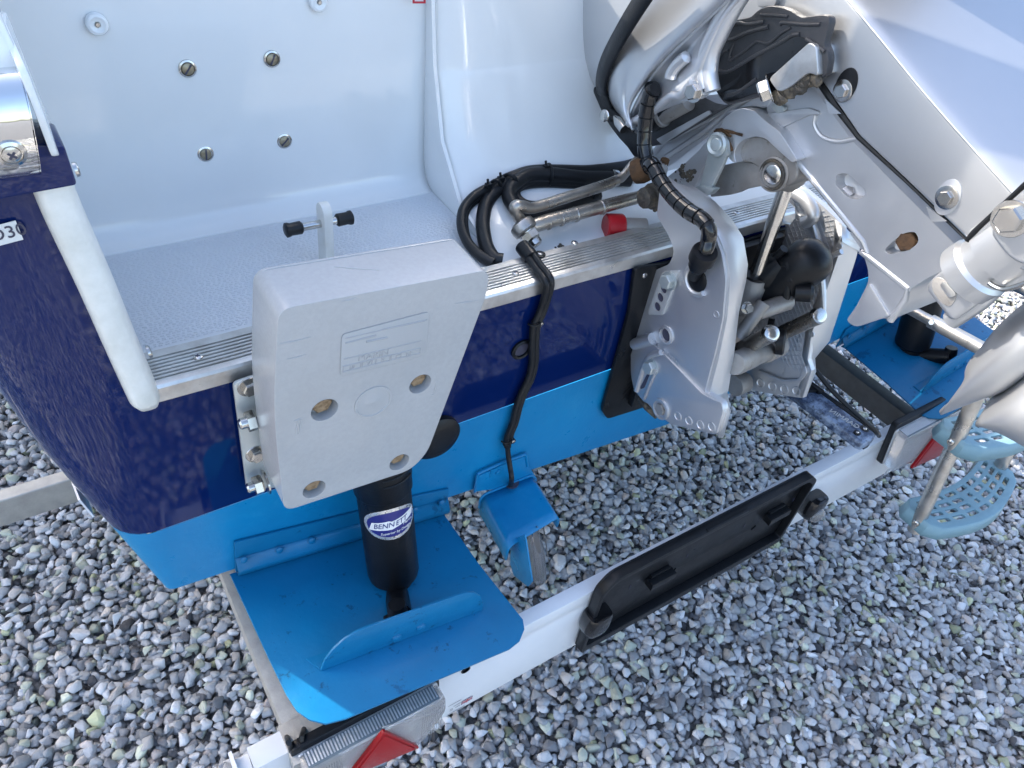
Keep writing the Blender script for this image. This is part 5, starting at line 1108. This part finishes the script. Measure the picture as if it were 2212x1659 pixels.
# ------------------------------------------------------------------ steering links
stg = thing('steering_link', 'bent steel steering link and rod beside the cable loops', 'steering rod', (.62,.1,.96))
tube('link_arm', RODM, stg, cat([at('M',x,y,y=yy) for x, y, yy in ((690,640,.095),(650,570,.098),(612,500,.10),(625,466,.10),(680,470,.10),(790,478,.102),(1100,380,.108),(1400,285,.115),(1500,245,.118))],6), .0078, 16)
bm = bmesh.new(); add_slab(bm, rnd([at('M',x,y,y=.118) for x, y in ((1480,230),(1560,180),(1620,100),(1700,20),(1740,60),(1650,160),(1560,265),(1500,280))],.004,3), (0,.005,0), (), .0015); fin('link_blade', bm, RODM, stg)
rr = [at('M',x,y,y=.085) for x, y in ((760,645),(900,600),(1350,480),(1820,355))]; rod = tube('drag_rod', RODM, stg, rr, [.0098,.0098,.0092,.0090], 20)
for x in (.12,.22,.34,.55): p = rr[0].lerp(rr[3], x); d = (rr[3]-rr[0]).normalized(); lathe('rod_collar', RODM, rod, p, d, [(.0099,-.002),(.0106,-.001),(.0106,.001),(.0099,.002)], 18)
jc = at('M',690,655,y=.085); jd = (at('M',745,728,y=.07)-at('M',672,632,y=.085)).normalized(); lathe('rod_joint', RODM, stg, jc, jd, [(.012,-.009),(.0165,-.006),(.0175,0),(.0165,.006),(.012,.008)], 24)
bolt('joint_nut', STEEL, stg, jc + jd*.008, jd, .0125, .012, .013); lathe('joint_stud', STEEL, stg, jc + jd*.020, jd, [(.0095,0),(.009,.008),(.006,.010)], 20)
nt_ = at('L',215,590,x=.725); lathe('tube_nut', GREASE, stg, V((.700,nt_.y,nt_.z)), X, [(.010,-.006),(.014,-.004),(.0155,.008),(.018,.010),(.018,.030)], 12)
bm = bmesh.new(); r6 = random.Random(8)
for k in range(16):
    p = at('L', 200+r6.uniform(-60,90), 650+r6.uniform(-90,80), x=.715); bmesh.ops.create_icosphere(bm, subdivisions=1, radius=r6.uniform(.003,.006), matrix=Matrix.Translation(p))
fin('old_grease', bm, GREASE, stg, ang=20)['kind'] = 'stuff'
lathe('rusty_bush', RUST, stg, at('B',1935,1060,x=.715), V((.4,-.6,.5)), [(.016,-.01),(.018,.0),(.016,.012)], 20); tube('bush_streak', RUST, stg, [at('L',250,330,x=.735), at('L',265,280,x=.735)], .006, 8); bolt('bush_bolt', CAST, stg, at('L',215,370,x=.727), V((-.5,-.6,.4)), .009, .010, .011)

# ------------------------------------------------------------------ hoses
def wellz(y):
    for (a, p, _), (b, q, _) in zip(prof_w, prof_w[1:]):
        if y <= b: return p + (q-p)*max(0,(y-a))/(b-a)
    return 1.3
prof_w = [(.0525,.936,0),(.075,.938,0),(.12,.944,0),(.165,.955,0),(.20,.978,.0),(.228,1.02,.0),(.247,1.075,0)]
def on(k, x, y, lift=.010):
    z = .96
    for _ in range(12):
        p = at(k, x, y, z=z); z = z*.5 + .5*(wellz(p.y) + lift)
    return at(k, x, y, z=z)
hoses = thing('hose_bundle', 'looped black rubber hoses and cables tied together in the white motor well', 'hoses', (.6,.15,.96))
for q, r, lf in (([(505,945),(430,925),(370,830),(340,700),(335,590),(362,455),(430,350),(540,255),(700,185),(850,165),(1010,165),(1260,168),(1545,135),(1640,110)],.0098,.010),
             ([(430,965),(300,890),(200,780),(150,640),(165,500),(260,380),(400,300),(540,225),(660,185),(880,158)],.0068,.012),
             ([(420,975),(310,905),(215,800),(172,650),(190,500),(300,390),(420,315)],.0060,.006),
             ([(1620,240),(1440,222),(1200,220),(920,190),(740,195),(625,260),(565,330),(575,420),(660,520),(800,552),(960,525),(1150,440),(1330,365)],.0102,.016),
             ([(1540,262),(1200,285),(900,272),(720,285),(635,325),(640,395),(720,450),(860,462)],.0058,.008),
             ([(1540,245),(1200,268),(920,255),(740,262),(640,310)],.0050,.012)):
    tube('hose', RUB, hoses, cat([on('M',x,y,lf) for x, y in q],6), r, 14)
for x, y, dx, dy, r in ((905,195,14,75,.0022),(575,262,60,45,.0024),(440,298,40,18,.0024),(1325,370,12,14,.002)):
    c = on('M',x,y,.014); d = (on('M',x+dx,y+dy,.014)-c); L = d.length; d.normalize(); n = V((0,-.4,.9)).normalized()
    bm = bmesh.new(); add_tube(bm, [c + d*(L*1.05*math.cos(a)) + n*(.013*math.sin(a)) for a in [2*math.pi*k/20 for k in range(21)]], r, 6); fin('cable_tie', bm, BLK, hoses)
for x, y in ((887,128),(492,232),(383,290),(1315,378)):
    bm = bmesh.new(); c = on('M',x,y,.024); box(bm, c, .0085, .007, .0075, .0012); add_tube(bm, [c, c + V((-.001,.002,.009))], .0018, 6); fin('tie_head', bm, BLK, hoses)
for x, y in ((1480,218),(1640,205)):
    c = on('M',x,y,.016); d = (on('M',x+60,y+6,.016)-c).normalized(); lathe('hose_clip', STEEL, hoses, c, d, [(.0108,-.005),(.0112,-.004),(.0112,.004),(.0108,.005)], 20)
rc = on('M',1400,640,.014); rx = V((.93,-.35,-.02)).normalized()
tag(lathe('red_drain_cap', RED, None, rc, rx, [(.0150,0),(.0172,.002),(.0172,.024),(.0160,.026),(.0122,.0262)], 32), 'round red cap on its pipe behind the ribbed transom strip', 'cap')
pl_ = lathe('drain_pipe', CAST, bpy.data.objects['red_drain_cap'], rc, rx, [(.0118,.02),(.0118,.06)], 24)
bm = bmesh.new(); r9 = random.Random(3)
for k in range(9): bmesh.ops.create_icosphere(bm, subdivisions=1, radius=r9.uniform(.0014,.0032), matrix=Matrix.Translation(on('M', 1000+r9.uniform(-35,35), 818+r9.uniform(-16,16), .002)))
o = tag(fin('dirt_crumbs', bm, GREASE, None, ang=20), 'small clump of dry dirt on the white ledge by the ribbed strip', 'dirt'); o['kind'] = 'stuff'
# spiral wrapped loom
sp = [at('Y1',x,y,x=.697) for x, y in ((900,835),(865,860),(845,940),(820,1060),(805,1200),(800,1330),(812,1440),(850,1560))] + [at('L',x,y,x=xx) for x, y, xx in ((150,330,.692),(235,485,.686),(340,620,.682),(470,735,.680),(585,805,.680),(645,890,.680),(640,985,.683),(622,1060,.680),(590,1130,.680),(545,1215,.686),(518,1300,.698))]
spp = cat(sp, 8); lm = thing('wrapped_loom', 'black spiral wrapped cable curving over the clamp bracket', 'cable', (.71,-.02,1.0))
tube('loom_core', RUB, lm, spp, .0082, 14)
acc = 0; start = 0; dist = [0]
for a, b in zip(spp, spp[1:]): dist.append(dist[-1] + (b-a).length)
def along(s):
    for i in range(len(dist)-1):
        if s <= dist[i+1]: return spp[i].lerp(spp[i+1], (s-dist[i])/max(1e-6, dist[i+1]-dist[i]))
    return spp[-1]
s = .006
while s < dist[-1] - .034:
    seg = [along(s + .0150*k/4) for k in range(5)]; bm = bmesh.new(); rr_ = .0100 + .0004*math.sin(s*300)
    add_tube(bm, seg, [rr_*.99, rr_, rr_, rr_, rr_*1.02], 18); fin('spiral_turn', bm, GBLK, lm); s += .0172
c = at('L',575,1090,x=.708); dd = (along(dist[-1]-.03)-along(dist[-1]-.06)).normalized(); lathe('loom_collar', BLK, lm, along(dist[-1]-.052), dd, [(.0155,-.010),(.0165,-.008),(.0165,.006),(.013,.009),(.0125,.02)], 24)
# tilt strap and latch on the cowl
stp = thing('cowl_strap', 'black strap running up the silver cowl to a latch', 'strap', (.70,.06,1.15))
sq = [at('Y1',x,y,x=xx) for x, y, xx in ((460,1000,.725),(410,860,.715),(398,760,.705),(450,570,.69),(610,270,.672),(790,-20,.664),(1000,-330,.66))]
pth = cat(sq, 8); rows = []
for i, (p, (t, a, b)) in enumerate(zip(pth, frames(pth))):
    vd = (CAM-p).normalized(); wv = t.cross(V((-1,0,0))).normalized(); wn = t.cross(wv).normalized(); h = .0125 if i > 6 else .009
    rows.append([p + wv*(h*c_) + wn*(.0030*s_) for c_, s_ in ((-1,0),(-.9,.8),(0,1.2),(.9,.8),(1,0),(.9,-.8),(0,-1),(-.9,-.8))])
bm = loft_bm(rows, True); fin('strap_band', bm, BLK, stp, ang=60)
slab('latch_body', BLK, stp, rnd([at('Y1',x,y,x=.722) for x, y in ((332,798),(440,980),(490,1015),(600,1130),(700,1245),(752,1250),(758,1470),(700,1465),(640,1375),(560,1290),(470,1170),(395,1035),(316,850))],.004,3), (.014,0,0), (), .003)
lathe('latch_button', STEEL, stp, at('Y1',440,1080,x=.722), V((-1,-.2,.2)), [(.0085,0),(.0085,.004),(.007,.005)], 24); lathe('latch_button', BLK, stp, at('Y1',497,1106,x=.722), V((-1,-.2,.2)), [(.0045,0),(.0045,.003),(.003,.004)], 18)
tube('cable_ferrule', STEEL, stp, [at('Y1',520,1085,x=.718), at('Y1',560,1135,x=.718), at('Y1',615,1205,x=.718)], [.0022,.0075,.0075], 14)
print('objects', len(bpy.data.objects))
